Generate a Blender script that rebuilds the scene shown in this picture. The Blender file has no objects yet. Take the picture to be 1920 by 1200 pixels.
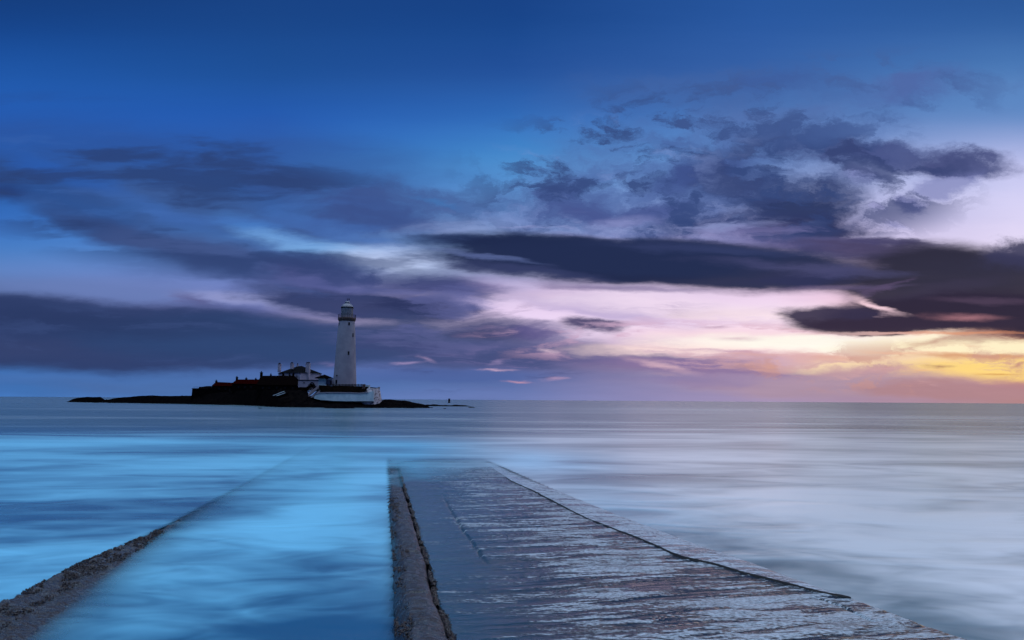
import bpy, math, random
import numpy as np
from mathutils import Vector, Matrix

# ---------------------------------------------------------------- camera
scene = bpy.context.scene
COL = scene.collection
CAM_H = 3.2
PITCH, ROLL, FOC = 6.68, 0.39, 1280.0
cam_data = bpy.data.cameras.new("camera")
cam_data.sensor_width = 36.0
cam_data.lens = 24.0
cam_data.clip_start = 0.1
cam_data.clip_end = 60000.0
cam = bpy.data.objects.new("camera", cam_data)
COL.objects.link(cam)
CAM_R = Matrix.Rotation(math.radians(90 + PITCH), 3, 'X') @ Matrix.Rotation(math.radians(ROLL), 3, 'Z')
cam.matrix_world = Matrix.Translation((0, 0, CAM_H)) @ CAM_R.to_4x4()
scene.camera = cam


def ray(px, py):
    """direction in the world of a point of the 1920x1200 photograph"""
    return CAM_R @ Vector((px - 960.0, 600.0 - py, -FOC))


def gn(px, py):
    d = ray(px, py)
    return d.x / d.y, d.z / d.y


def on_plane(px, py, z0=0.0, slope=0.0):
    """where the ray meets the plane z = z0 + slope*y"""
    d = ray(px, py)
    t = (z0 - CAM_H) / (d.z - slope * d.y)
    return Vector((d.x * t, d.y * t, CAM_H + d.z * t))


def at(px, py, Y):
    d = ray(px, py)
    t = Y / d.y
    return Vector((d.x * t, Y, CAM_H + d.z * t))


def lin(c):
    out = []
    for v in c:
        v = v / 255.0
        out.append(v / 12.92 if v <= 0.04045 else ((v + 0.055) / 1.055) ** 2.4)
    return (*out, 1.0)


# ---------------------------------------------------------------- node helper
class NT:
    def __init__(self, tree):
        self.t = tree
        self.n = tree.nodes
        self.l = tree.links

    def new(self, kind, **kw):
        nd = self.n.new(kind)
        for k, v in kw.items():
            setattr(nd, k, v)
        return nd

    def set(self, sock, v):
        if isinstance(v, bpy.types.NodeSocket):
            self.l.new(v, sock)
        elif v is not None:
            sock.default_value = v

    def math(self, op, a, b=None, c=None, clamp=False):
        nd = self.new('ShaderNodeMath', operation=op, use_clamp=clamp)
        self.set(nd.inputs[0], a); self.set(nd.inputs[1], b)
        if c is not None: self.set(nd.inputs[2], c)
        return nd.outputs[0]

    def vmath(self, op, a, b=None, c=None):
        nd = self.new('ShaderNodeVectorMath', operation=op)
        self.set(nd.inputs[0], a)
        if b is not None: self.set(nd.inputs[1], b)
        if c is not None: self.set(nd.inputs[2], c)
        return nd.outputs[0]

    def smooth(self, v, a, b, lo=0.0, hi=1.0, mode='SMOOTHSTEP'):
        nd = self.new('ShaderNodeMapRange', interpolation_type=mode)
        self.set(nd.inputs[0], v)
        nd.inputs[1].default_value = a; nd.inputs[2].default_value = b
        self.set(nd.inputs[3], lo); self.set(nd.inputs[4], hi)
        return nd.outputs[0]

    def mix(self, f, a, b, blend='MIX'):
        nd = self.new('ShaderNodeMix', data_type='RGBA', blend_type=blend)
        self.set(nd.inputs[0], f); self.set(nd.inputs[6], a); self.set(nd.inputs[7], b)
        return nd.outputs[2]

    def noise(self, vec, scale, detail=4.0, rough=0.55, out=0, lac=2.0, dist=0.0):
        nd = self.new('ShaderNodeTexNoise')
        self.set(nd.inputs['Vector'], vec)
        nd.inputs['Scale'].default_value = scale
        nd.inputs['Detail'].default_value = detail
        nd.inputs['Roughness'].default_value = rough
        nd.inputs['Lacunarity'].default_value = lac
        nd.inputs['Distortion'].default_value = dist
        return nd.outputs[out]

    def mapping(self, vec, loc=(0, 0, 0), rot=(0, 0, 0), scale=(1, 1, 1), kind='POINT'):
        nd = self.new('ShaderNodeMapping', vector_type=kind)
        self.set(nd.inputs[0], vec)
        if kind != 'NORMAL':
            nd.inputs[1].default_value = loc
        nd.inputs[2].default_value = rot; nd.inputs[3].default_value = scale
        return nd.outputs[0]


# ---------------------------------------------------------------- sky (world)
SUN_AZ, SUN_EL = 55.0, -4.0          # degrees clockwise from +Y, above the horizon
world = bpy.data.worlds.new("World")
scene.world = world
world.use_nodes = True
W = NT(world.node_tree)
W.n.clear()
dirv = W.new('ShaderNodeTexCoord').outputs['Generated']
sep = W.new('ShaderNodeSeparateXYZ'); W.l.new(dirv, sep.inputs[0])
dx, dy, dz = sep.outputs
ysafe = W.math('MAXIMUM', dy, 0.12)
gx = W.math('DIVIDE', dx, ysafe)
gy = W.math('DIVIDE', dz, ysafe)
gz = W.math('MULTIPLY', W.math('MAXIMUM', W.math('SUBTRACT', 0.12, dy), 0.0), 20.0)
cmb = W.new('ShaderNodeCombineXYZ')
W.l.new(gx, cmb.inputs[0]); W.l.new(gy, cmb.inputs[1]); W.l.new(gz, cmb.inputs[2])
G = cmb.outputs[0]


def warp(src, sc, amp, detail, rough, rot=0.0, seed=0.0):
    m = W.mapping(src, (seed, seed * .7, 0), (0, 0, math.radians(rot)), sc)
    c = W.noise(m, 1.0, detail, rough, out=1)
    c = W.vmath('SUBTRACT', c, (0.5, 0.5, 0.5))
    return W.vmath('MULTIPLY_ADD', c, amp, src)


Wst = warp(G, (3.0, 13.0, 1.0), (0.26, 0.055, 0.0), 6.0, 0.62, seed=3.1)        # streaky, for the low clouds
Wsl = warp(G, (2.6, 9.0, 1.0), (0.24, 0.060, 0.0), 5.0, 0.58, rot=14, seed=7.7)  # sloping veils upper left
Wfl = warp(G, (7.0, 12.0, 1.0), (0.16, 0.09, 0.0), 7.0, 0.66, seed=1.3)        # fluffy, upper right
Wsm = warp(G, (14.0, 60.0, 1.0), (0.085, 0.014, 0.0), 5.0, 0.6, seed=5.2)        # small streaky tufts
NZst = W.noise(W.mapping(Wst, (5, 2, 0), (0, 0, 0), (4.0, 24.0, 1.0)), 1.0, 8.0, 0.62)
NZfl = W.noise(W.mapping(Wfl, (1, 8, 0), (0, 0, math.radians(10)), (8.0, 18.0, 1.0)), 1.0, 8.0, 0.62)
NZsl = W.noise(W.mapping(Wsl, (9, 4, 0), (0, 0, math.radians(15)), (3.0, 16.0, 1.0)), 1.0, 6.0, 0.58)
WARPS = {'s': (Wst, NZst), 'l': (Wsl, NZsl), 'f': (Wfl, NZfl), '0': (Wsm, NZst)}

# clear sky: colour by height, one ramp for each of five bearings
PY = [-260, -60, 60, 150, 230, 300, 360, 420, 470, 520, 570, 620, 660, 690, 720, 744]
COLS = {
    0:    [(14, 42, 98), (19, 55, 114), (23, 71, 143), (32, 88, 170), (37, 92, 178), (42, 92, 170), (46, 100, 178), (58, 112, 190), (76, 126, 196), (96, 126, 186), (66, 80, 125), (50, 74, 122), (56, 90, 145), (62, 108, 172), (66, 118, 190), (70, 126, 200)],
    480:  [(17, 50, 108), (22, 62, 126), (26, 72, 140), (31, 82, 156), (38, 92, 178), (46, 100, 182), (55, 110, 185), (70, 125, 200), (90, 135, 205), (112, 134, 200), (110, 120, 180), (64, 84, 138), (68, 98, 156), (76, 108, 170), (80, 118, 180), (82, 122, 186)],
    960:  [(18, 54, 114), (22, 62, 128), (26, 72, 142), (38, 86, 160), (52, 112, 188), (74, 140, 205), (96, 150, 212), (120, 160, 215), (150, 175, 220), (180, 180, 222), (225, 205, 238), (222, 205, 238), (124, 124, 174), (98, 108, 162), (92, 112, 168), (106, 124, 180)],
    1440: [(30, 74, 142), (36, 82, 152), (44, 90, 162), (60, 102, 170), (84, 124, 186), (110, 146, 205), (140, 158, 210), (165, 165, 215), (200, 185, 225), (225, 200, 230), (242, 215, 240), (248, 222, 238), (235, 195, 205), (194, 164, 184), (170, 150, 180), (166, 148, 182)],
    1920: [(32, 72, 134), (38, 80, 144), (54, 100, 165), (84, 128, 188), (114, 146, 202), (182, 188, 232), (208, 206, 243), (220, 212, 244), (228, 215, 242), (215, 190, 215), (235, 175, 170), (255, 214, 178), (255, 224, 168), (255, 214, 132), (196, 142, 132), (180, 134, 134)],
}
GYMAX = 1.0
ramps = {}
tpos = W.math('DIVIDE', gy, GYMAX, clamp=True)
for X, cl in COLS.items():
    r = W.new('ShaderNodeValToRGB')
    r.color_ramp.interpolation = 'CARDINAL'
    els = sorted([(max(gn(X, y)[1], 0.0) / GYMAX, c) for y, c in zip(PY, cl)])
    while len(r.color_ramp.elements) < len(els):
        r.color_ramp.elements.new(0.5)
    for e, (p, c) in zip(r.color_ramp.elements, els):
        e.position = p; e.color = lin(c)
    W.l.new(tpos, r.inputs[0])
    ramps[X] = r.outputs[0]
gxw = W.math('MULTIPLY_ADD', W.math('SUBTRACT', NZst, 0.5), 0.10, gx)
xs = sorted(COLS)
base = ramps[xs[0]]
for a, b in zip(xs, xs[1:]):
    ga, gb = gn(a, 560)[0], gn(b, 560)[0]
    base = W.mix(W.smooth(gxw, ga, gb, mode='LINEAR'), base, ramps[b])

# clouds: (x, y, rx, ry, tilt, colour, opacity, softness, noise, warp)
CL = []
def S(*a): CL.append(a)
# --- upper left veils
S(330, 350, 560, 105, 12, (46, 76, 140), .55, .9, .25, 'l')
S(640, 330, 300, 90, 12, (50, 82, 146), .5, .9, .25, 'l')
S(140, 375, 330, 40, 19, (42, 70, 126), .65, .8, .2, 'l')
S(420, 420, 330, 60, 17, (60, 88, 142), .7, .8, .25, 'l')
S(10, 358, 70, 26, 5, (36, 58, 112), .8, .8, .1, 'l')
S(110, 325, 130, 20, 17, (40, 92, 178), .6, .9, .2, 'l')
S(270, 452, 270, 28, 19, (48, 68, 118), .9, .8, .15, 'l')
S(420, 490, 230, 40, 14, (64, 84, 136), .95, .7, .15, 'l')
S(600, 370, 330, 42, 14, (50, 72, 126), .6, .9, .3, 'l')
S(300, 398, 150, 18, 20, (60, 104, 178), .5, .9, .2, 'l')
S(700, 400, 240, 70, 8, (58, 80, 138), .9, .9, .3, 'f')
S(880, 385, 190, 40, 2, (66, 92, 150), .7, .9, .4, 'f')
S(820, 375, 70, 14, 8, (66, 116, 180), .7, .9, .2, 'f')
S(500, 425, 130, 16, 12, (72, 126, 200), .75, .9, .2, 's')
S(610, 442, 70, 10, 10, (52, 72, 120), .7, .9, .2, 's')
S(640, 462, 190, 20, 10, (120, 170, 226), .85, .9, .2, 's')
S(765, 494, 150, 34, 8, (186, 202, 240), 1.0, .8, .15, 's')
S(930, 435, 200, 28, 4, (140, 158, 208), .7, .9, .45, 's')
S(1130, 445, 200, 16, 3, (150, 150, 205), .7, .9, .4, 's')
# pale gap over the left bank
S(230, 545, 330, 26, 3, (106, 128, 186), .7, .9, .1, 's')
S(480, 562, 150, 14, 6, (150, 156, 206), .8, .9, .1, 's')
S(385, 560, 75, 16, 14, (86, 86, 135), .8, .9, .2, 's')
# left bank
S(60, 622, 760, 74, 2, (46, 62, 106), .95, .35, .12, 's')
S(480, 636, 400, 50, 3, (45, 70, 116), .9, .6, .15, 's')
S(300, 722, 620, 26, 0, (72, 106, 162), .8, .9, .1, 's')
S(40, 728, 160, 18, 0, (62, 112, 178), .8, .9, .1, 's')
S(100, 600, 500, 34, 2, (40, 56, 98), .7, .9, .2, 's')
S(60, 655, 260, 26, 0, (56, 68, 110), .5, .9, .2, 's')
# lumps left of the tower
S(590, 508, 100, 36, 4, (68, 78, 130), .95, .7, .2, 'f')
S(680, 508, 56, 18, 0, (62, 76, 128), .9, .8, .2, 'f')
S(650, 535, 180, 22, 3, (82, 90, 146), .9, .9, .2, 's')
S(820, 528, 140, 26, 2, (66, 72, 122), .95, .7, .2, 's')
S(640, 565, 200, 30, 6, (48, 60, 104), .97, .5, .15, 's')
S(780, 572, 130, 24, 4, (42, 52, 94), .95, .7, .2, 's')
S(900, 545, 110, 20, 2, (72, 76, 128), .95, .8, .25, 's')
S(880, 560, 60, 18, 0, (150, 146, 200), .5, .9, .2, 's')
S(880, 580, 40, 14, 0, (66, 70, 118), .8, .9, .2, 'f')
# mauve mass right of the tower
S(800, 640, 260, 62, 2, (54, 70, 114), .92, .7, .25, 's')
S(740, 610, 140, 30, 2, (52, 68, 112), .8, .8, .3, 's')
S(920, 612, 120, 26, 6, (56, 64, 108), .92, .7, .2, 's')
S(990, 622, 90, 20, 8, (92, 86, 140), .8, .8, .3, 's')
S(1100, 568, 210, 30, 12, (165, 150, 200), .8, .9, .4, 's')
S(960, 665, 320, 34, 3, (68, 80, 128), .92, .7, .25, 's')
S(1150, 665, 220, 26, 5, (90, 92, 140), .95, .6, .2, 's')
S(1300, 685, 260, 26, 2, (140, 118, 160), .9, .7, .2, 's')
S(1300, 716, 160, 12, 0, (132, 118, 164), .7, .8, .2, 's')
S(800, 708, 420, 18, 0, (72, 98, 160), .6, .9, .3, 's')
# fluffy mass upper right
S(1250, 350, 330, 135, -8, (76, 102, 162), .78, .8, .5, 'f')
S(1480, 245, 230, 60, -4, (84, 112, 172), .7, .9, .5, 'f')
S(1360, 170, 330, 50, 0, (66, 98, 160), .6, .9, .3, 'f')
S(1440, 165, 100, 24, -3, (60, 88, 152), .5, .9, .3, 'f')
S(1710, 165, 120, 34, -10, (78, 102, 164), .85, .9, .3, 'f')
S(1060, 380, 100, 44, 0, (66, 84, 142), .8, .9, .4, 'f')
S(1240, 270, 60, 30, 0, (66, 90, 150), .6, .9, .3, 'f')
S(1310, 330, 110, 34, -12, (58, 76, 134), .9, .8, .3, 'f')
S(1180, 400, 170, 30, -4, (70, 84, 142), .85, .8, .4, 'f')
S(1180, 418, 110, 14, -4, (146, 152, 206), .6, .9, .4, 's')
S(1480, 350, 180, 50, -4, (60, 78, 130), .9, .8, .35, 'f')
S(1570, 285, 160, 34, 2, (60, 74, 126), .92, .7, .35, 'f')
S(1700, 295, 150, 30, 4, (72, 84, 136), .92, .7, .35, 'f')
S(1810, 308, 110, 28, 2, (70, 78, 126), .95, .7, .25, 'f')
S(1500, 395, 130, 62, -4, (42, 55, 98), .98, .6, .2, 'f')
S(1370, 425, 200, 28, -3, (52, 66, 116), .95, .7, .25, 'f')
S(1530, 435, 120, 44, 4, (42, 50, 92), .98, .6, .2, 'f')
S(1450, 455, 260, 16, 2, (112, 114, 168), .75, .8, .4, 's')
S(1560, 470, 170, 24, 6, (84, 80, 128), .9, .8, .3, 's')
S(1780, 345, 80, 26, -25, (120, 126, 180), .7, .9, .3, 'f')
S(1710, 388, 48, 24, 5, (110, 114, 166), .9, .8, .2, 'f')
S(1640, 396, 30, 12, 0, (140, 140, 190), .7, .8, .2, 'f')
S(1675, 425, 36, 16, 0, (150, 150, 198), .8, .8, .2, 'f')
S(1620, 330, 70, 22, 0, (130, 134, 190), .5, .9, .3, 'f')
# pink band and the glow
S(1300, 575, 360, 34, 4, (240, 220, 240), .75, .9, .2, 's')
S(1400, 632, 230, 24, 0, (250, 216, 224), .7, .9, .2, 's')
S(1120, 617, 82, 15, 3, (64, 60, 104), .95, .6, .1, 's')
S(1310, 655, 260, 14, 0, (255, 226, 222), .85, .8, .2, 's')
S(1570, 646, 330, 22, 1, (255, 250, 238), 1.0, .6, .1, 's')
S(1810, 655, 260, 26, 0, (255, 240, 200), .95, .7, .1, 's')
S(1870, 692, 200, 20, 0, (255, 218, 128), .9, .7, .1, 's')
S(1590, 684, 150, 16, 0, (255, 228, 176), .8, .8, .25, 's')
S(1340, 612, 40, 5, 0, (170, 140, 170), .8, .8, .1, '0')
S(1380, 635, 50, 6, 0, (200, 160, 180), .7, .8, .1, '0')
S(1850, 628, 110, 14, -8, (150, 92, 92), .9, .8, .2, 's')
S(1560, 672, 130, 9, 2, (226, 172, 158), .8, .8, .3, 's')
S(1820, 672, 150, 9, 0, (214, 150, 108), .85, .8, .3, 's')
S(1630, 698, 110, 20, 0, (196, 154, 162), .9, .7, .4, 'f')
S(1755, 689, 26, 5, -4, (150, 96, 96), .9, .7, .1, '0')
S(1905, 683, 26, 5, -14, (160, 90, 70), .9, .7, .1, '0')
S(1860, 701, 50, 3, 2, (200, 130, 70), .8, .7, .1, '0')
S(1470, 676, 130, 14, 2, (208, 170, 186), .8, .8, .3, 's')
# bank on the right horizon
S(1560, 722, 330, 20, 0, (172, 146, 166), .85, .7, .15, 's')
S(1850, 730, 260, 17, 0, (176, 134, 140), .9, .5, .1, 's')

FIELDS = [
    (330, 370, 700, 190, 12, 'sl', .49, .60, (42, 62, 110), .75),
    (360, 400, 600, 150, 12, 'sl', .46, .36, (66, 108, 180), .45),
    (1280, 330, 500, 230, -6, 'fl', .48, .61, (50, 70, 122), .85),
    (1200, 360, 420, 190, -6, 'fl2', .54, .70, (128, 150, 208), .55),
    (1560, 340, 330, 150, 0, 'fl2', .49, .59, (48, 62, 110), .75),
    (1160, 424, 420, 34, 0, 'st', .52, .66, (146, 156, 208), .7),
    (1560, 190, 420, 120, -6, 'fl', .48, .64, (68, 94, 152), .6),
    (1480, 465, 330, 60, 2, 'st2', .54, .68, (120, 116, 168), .6),
    (1640, 500, 260, 60, 4, 'st', .50, .64, (116, 98, 138), .5),
    (880, 625, 330, 130, 4, 'st2', .50, .66, (96, 100, 152), .5),
    (860, 640, 330, 120, 4, 'st', .52, .66, (56, 66, 114), .6),
    (700, 560, 300, 80, 4, 'st2', .50, .64, (88, 96, 152), .5),
    (1250, 590, 460, 80, 3, 'st', .50, .66, (212, 188, 220), .4),
    (1130, 560, 260, 70, 8, 'st2', .52, .68, (140, 124, 172), .6),
    (1230, 645, 420, 60, 2, 'st', .52, .64, (206, 168, 196), .65),
    (1160, 685, 380, 60, 1, 'st2', .54, .68, (136, 120, 166), .6),
    (1600, 680, 460, 60, 0, 'st', .53, .63, (208, 164, 166), .7),
    (1680, 668, 420, 60, 0, 'st2', .54, .66, (240, 178, 130), .6),
    
    
    (1700, 690, 420, 60, 0, 'fl', .50, .62, (200, 148, 140), .6),
    (1500, 610, 380, 40, 2, 'st2', .50, .62, (250, 228, 232), .6),
    (1500, 640, 420, 40, 2, 'st', .54, .64, (226, 180, 186), .5),
    (300, 640, 460, 90, 2, 'st', .50, .66, (62, 82, 132), .4),
]

_n = len(CL)
# centre lens cloud
S(960, 462, 210, 16, 4, (40, 58, 102), .95, .6, .1, 's')
S(1060, 482, 300, 46, 4, (28, 40, 76), .98, .42, .10, 's')
S(1330, 498, 330, 50, 3, (29, 39, 74), .98, .42, .10, 's')
S(1200, 480, 330, 36, 1, (31, 43, 80), .98, .45, .10, 's')
S(1530, 517, 170, 16, -2, (44, 48, 86), .9, .7, .1, 's')
S(1120, 535, 180, 10, 4, (90, 84, 130), .5, .9, .2, 's')
# right dark mass
S(1700, 482, 240, 30, 6, (70, 64, 100), .95, .6, .25, 's')
S(1690, 458, 130, 10, 4, (66, 62, 104), .9, .7, .15, 's')
S(1860, 545, 320, 88, 4, (42, 40, 60), .98, .35, .1, 's')
S(1915, 488, 100, 30, 0, (54, 54, 88), .95, .6, .15, 'f')
S(1800, 520, 190, 40, 0, (46, 44, 66), .7, .8, .3, 's')
S(1840, 590, 300, 44, 0, (42, 34, 58), .98, .35, .1, 's')
S(1575, 596, 120, 24, 2, (50, 44, 74), .97, .4, .08, '0')
S(1680, 612, 230, 18, 1, (48, 38, 62), .98, .4, .06, 's')
S(1650, 575, 70, 14, 20, (252, 214, 226), .9, .8, .1, 's')
S(1810, 594, 60, 6, 2, (190, 130, 140), .8, .8, .1, '0')
# small lights in the mauve
S(925, 694, 46, 3, 0, (214, 178, 204), .85, .9, .3, '0')
S(762, 680, 34, 4, -4, (170, 150, 194), .7, .9, .3, '0')
S(804, 673, 20, 7, 22, (180, 154, 194), .6, .9, .3, '0')
S(932, 679, 22, 7, -18, (160, 142, 186), .6, .9, .3, '0')
S(1026, 659, 20, 6, 12, (232, 200, 216), .85, .9, .2, '0')
S(985, 716, 34, 3, 0, (214, 158, 176), .8, .8, .1, '0')
S(1037, 710, 22, 4, 0, (200, 160, 188), .7, .9, .2, '0')
S(1232, 684, 60, 6, 13, (222, 184, 196), .75, .9, .2, '0')
S(610, 683, 26, 6, 0, (112, 108, 158), .7, .9, .1, '0')
S(1000, 505, 200, 12, 6, (58, 66, 110), .6, .9, .3, 's')
S(1350, 470, 260, 12, 3, (58, 68, 114), .5, .9, .3, 's')
S(1480, 500, 200, 10, 4, (84, 84, 130), .5, .9, .3, 's')
S(1560, 540, 150, 6, -2, (96, 84, 122), .6, .9, .3, '0')
S(1180, 542, 200, 7, 1, (120, 108, 152), .6, .9, .3, '0')
S(900, 478, 130, 6, 8, (96, 112, 166), .6, .9, .3, '0')
S(1760, 545, 150, 16, -8, (58, 52, 78), .5, .9, .3, 's')
S(1850, 565, 120, 8, 2, (84, 66, 92), .6, .9, .3, '0')
S(1650, 545, 60, 12, -30, (92, 76, 112), .6, .9, .3, 's')
S(1780, 625, 200, 4, 0, (226, 150, 110), .7, .9, .2, '0')
S(1620, 625, 140, 4, 0, (226, 190, 190), .6, .9, .2, '0')
S(1745, 640, 60, 6, -12, (180, 120, 110), .7, .9, .2, '0')
S(1330, 655, 120, 4, 2, (190, 150, 178), .6, .9, .3, '0')
S(1430, 664, 90, 4, 2, (214, 168, 170), .6, .9, .3, '0')
S(1700, 660, 90, 4, 1, (236, 180, 150), .6, .9, .3, '0')
LATE = CL[_n:]
del CL[_n:]


def stroke(base, x, y, rx, ry, ang, col, op, soft=0.8, nk=0.3, w='s'):
    if rx <= 75 and ry < 12: soft = max(soft, 1.35); rx *= 1.35; ry *= 1.25
    if rx > 75: rx *= 1 + 0.28 * soft; ry *= 1 + 0.28 * soft
    ca, sa = math.cos(math.radians(ang)), math.sin(math.radians(ang))
    cx, cy = gn(x, y)
    ex, ey = gn(x + rx * ca, y + rx * sa)
    fx, fy = gn(x + ry * sa, y - ry * ca)
    L1 = math.hypot(ex - cx, ey - cy); L2 = math.hypot(fx - cx, fy - cy)
    th = math.atan2(ey - cy, ex - cx)
    wv, nz = WARPS[w]
    m = W.mapping(wv, (cx, cy, 0), (0, 0, th), (L1, L2, 0.3), 'TEXTURE')
    g = W.new('ShaderNodeTexGradient', gradient_type='SPHERICAL')
    W.l.new(m, g.inputs[0])
    v = g.outputs['Fac']
    if nk:
        # noise only where the cloud is
        v = W.math('MULTIPLY', v, W.math('MULTIPLY_ADD', nz, 9.0 * nk, 1.0 - 4.5 * nk))
    f = W.smooth(v, 0.0, soft, 0.0, op)
    return W.mix(f, base, lin(col))


for s in CL:
    base = stroke(base, *s)

def field(base, x, y, rx, ry, ang, nz, lo, hi, col, op):
    """cloud texture: where the noise passes lo..hi inside an elliptical part of the sky"""
    ca, sa = math.cos(math.radians(ang)), math.sin(math.radians(ang))
    cx, cy = gn(x, y)
    ex, ey = gn(x + rx * ca, y + rx * sa)
    m = W.mapping(G, (cx, cy, 0), (0, 0, math.atan2(ey - cy, ex - cx)), (math.hypot(ex - cx, ey - cy), ry / FOC, 0.3), 'TEXTURE')
    g = W.new('ShaderNodeTexGradient', gradient_type='SPHERICAL')
    W.l.new(m, g.inputs[0])
    f = W.smooth(g.outputs['Fac'], 0.0, 0.5, 0.0, op)
    f = W.math('MULTIPLY', f, W.smooth(nz, lo, hi))
    return W.mix(f, base, lin(col))


TXfl = W.noise(W.mapping(Wfl, (4, 1, 0), (0, 0, math.radians(8)), (9.0, 20.0, 1.0)), 1.0, 5.0, 0.6)
TXfl2 = W.noise(W.mapping(Wfl, (8, 5, 0), (0, 0, math.radians(8)), (7.0, 17.0, 1.0)), 1.0, 6.0, 0.6)
TXst = W.noise(W.mapping(Wst, (2, 9, 0), (0, 0, 0), (4.5, 32.0, 1.0)), 1.0, 5.0, 0.6)
TXst2 = W.noise(W.mapping(Wst, (6, 3, 0), (0, 0, 0), (3.5, 26.0, 1.0)), 1.0, 6.0, 0.62)
TXsl = W.noise(W.mapping(Wsl, (6, 3, 0), (0, 0, math.radians(14)), (2.6, 15.0, 1.0)), 1.0, 5.0, 0.58)
for a in FIELDS:
    base = field(base, *a[:5], {'fl': TXfl, 'fl2': TXfl2, 'st': TXst, 'st2': TXst2, 'sl': TXsl}[a[5]], *a[6:])

for a in LATE:
    base = stroke(base, *a)

# thin streaks over everything low down
fine = W.noise(W.mapping(G, (2, 6, 0), (0, 0, 0), (5.0, 60.0, 1.0)), 1.0, 4.0, 0.6)
low = W.smooth(gy, 0.02, 0.22, 0.16, 0.03)
base = W.mix(low, base, W.mix(1.0, base, W.mix(fine, (0.35, 0.35, 0.42, 1), (1.7, 1.6, 1.6, 1)), 'MULTIPLY'))

# behind the camera: plain dusk; overhead: added bright fill, out of view, to light the water
back = W.new('ShaderNodeValToRGB')
bl = [(0.0, (52, 62, 100)), (0.15, (44, 62, 112)), (0.4, (36, 66, 130)), (1.0, (60, 100, 165))]
while len(back.color_ramp.elements) < len(bl): back.color_ramp.elements.new(0.5)
for e, (p, c) in zip(back.color_ramp.elements, bl):
    e.position = p; e.color = lin(c)
W.l.new(dz, back.inputs[0])
base = W.mix(W.smooth(dy, 0.02, 0.45), back.outputs[0], base)
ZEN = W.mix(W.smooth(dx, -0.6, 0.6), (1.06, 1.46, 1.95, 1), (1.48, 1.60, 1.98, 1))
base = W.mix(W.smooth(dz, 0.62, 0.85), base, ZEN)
# below the horizon nothing but dark water light
base = W.mix(W.smooth(dz, -0.03, -0.002), (0.03, 0.05, 0.09, 1), base)

sky = W.new('ShaderNodeTexSky', sky_type='NISHITA')
sky.sun_disc = False
sky.sun_elevation = math.radians(SUN_EL)
sky.sun_rotation = math.radians(SUN_AZ)
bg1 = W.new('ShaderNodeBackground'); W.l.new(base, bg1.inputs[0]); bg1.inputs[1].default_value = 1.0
bg2 = W.new('ShaderNodeBackground'); W.l.new(sky.outputs[0], bg2.inputs[0]); bg2.inputs[1].default_value = 0.0
bg2.inputs[1].default_value = 0.05
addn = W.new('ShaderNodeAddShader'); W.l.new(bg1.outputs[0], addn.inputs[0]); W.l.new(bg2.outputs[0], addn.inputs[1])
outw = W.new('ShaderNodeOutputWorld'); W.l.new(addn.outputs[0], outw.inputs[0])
world.cycles.sampling_method = 'MANUAL'
world.cycles.sample_map_resolution = 512

# ---------------------------------------------------------------- sun
sd = bpy.data.lights.new("sun", 'SUN')
sd.energy = 0.12
sd.angle = math.radians(14)
sd.color = (1.0, 0.66, 0.62)
so = bpy.data.objects.new("sun", sd)
COL.objects.link(so)
_sdir = Vector((math.sin(math.radians(SUN_AZ)) * math.cos(math.radians(7)), math.cos(math.radians(SUN_AZ)) * math.cos(math.radians(7)), math.sin(math.radians(7))))
so.rotation_euler = (-_sdir).to_track_quat('-Z', 'Y').to_euler()

scene.view_settings.view_transform = 'Standard'
scene.view_settings.look = 'None'
scene.view_settings.exposure = 0.0
scene.view_settings.gamma = 1.0
scene.cycles.use_denoising = True
scene.cycles.use_adaptive_sampling = True
scene.cycles.adaptive_threshold = 0.02
scene.cycles.adaptive_min_samples = 6

# ---------------------------------------------------------------- helpers
def tag(o, label=None, cat=None, group=None, kind=None):
    if label: o['label'] = label
    if cat: o['category'] = cat
    if group: o['group'] = group
    if kind: o['kind'] = kind
    return o


def _hash(ix, iy, seed):
    h = (ix.astype(np.int64) * 374761393 + iy.astype(np.int64) * 668265263 + seed * 1274126177) & 0xFFFFFFFF
    h = ((h ^ (h >> 13)) * 1274126177) & 0xFFFFFFFF
    return ((h ^ (h >> 16)) & 0xFFFFFF) / float(0xFFFFFF)


def vnoise(x, y, seed=0):
    x = np.asarray(x, float); y = np.asarray(y, float)
    ix, iy = np.floor(x), np.floor(y)
    fx, fy = x - ix, y - iy
    fx = fx * fx * (3 - 2 * fx); fy = fy * fy * (3 - 2 * fy)
    a, b = _hash(ix, iy, seed), _hash(ix + 1, iy, seed)
    c, d = _hash(ix, iy + 1, seed), _hash(ix + 1, iy + 1, seed)
    return (a + (b - a) * fx) * (1 - fy) + (c + (d - c) * fx) * fy


def fbm(x, y, oct=4, seed=0, gain=0.5):
    s = 0; a = 1; t = 0
    for i in range(oct):
        s = s + a * vnoise(x * 2 ** i + 17.3 * i, y * 2 ** i - 9.1 * i, seed + i)
        t += a; a *= gain
    return s / t


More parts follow.
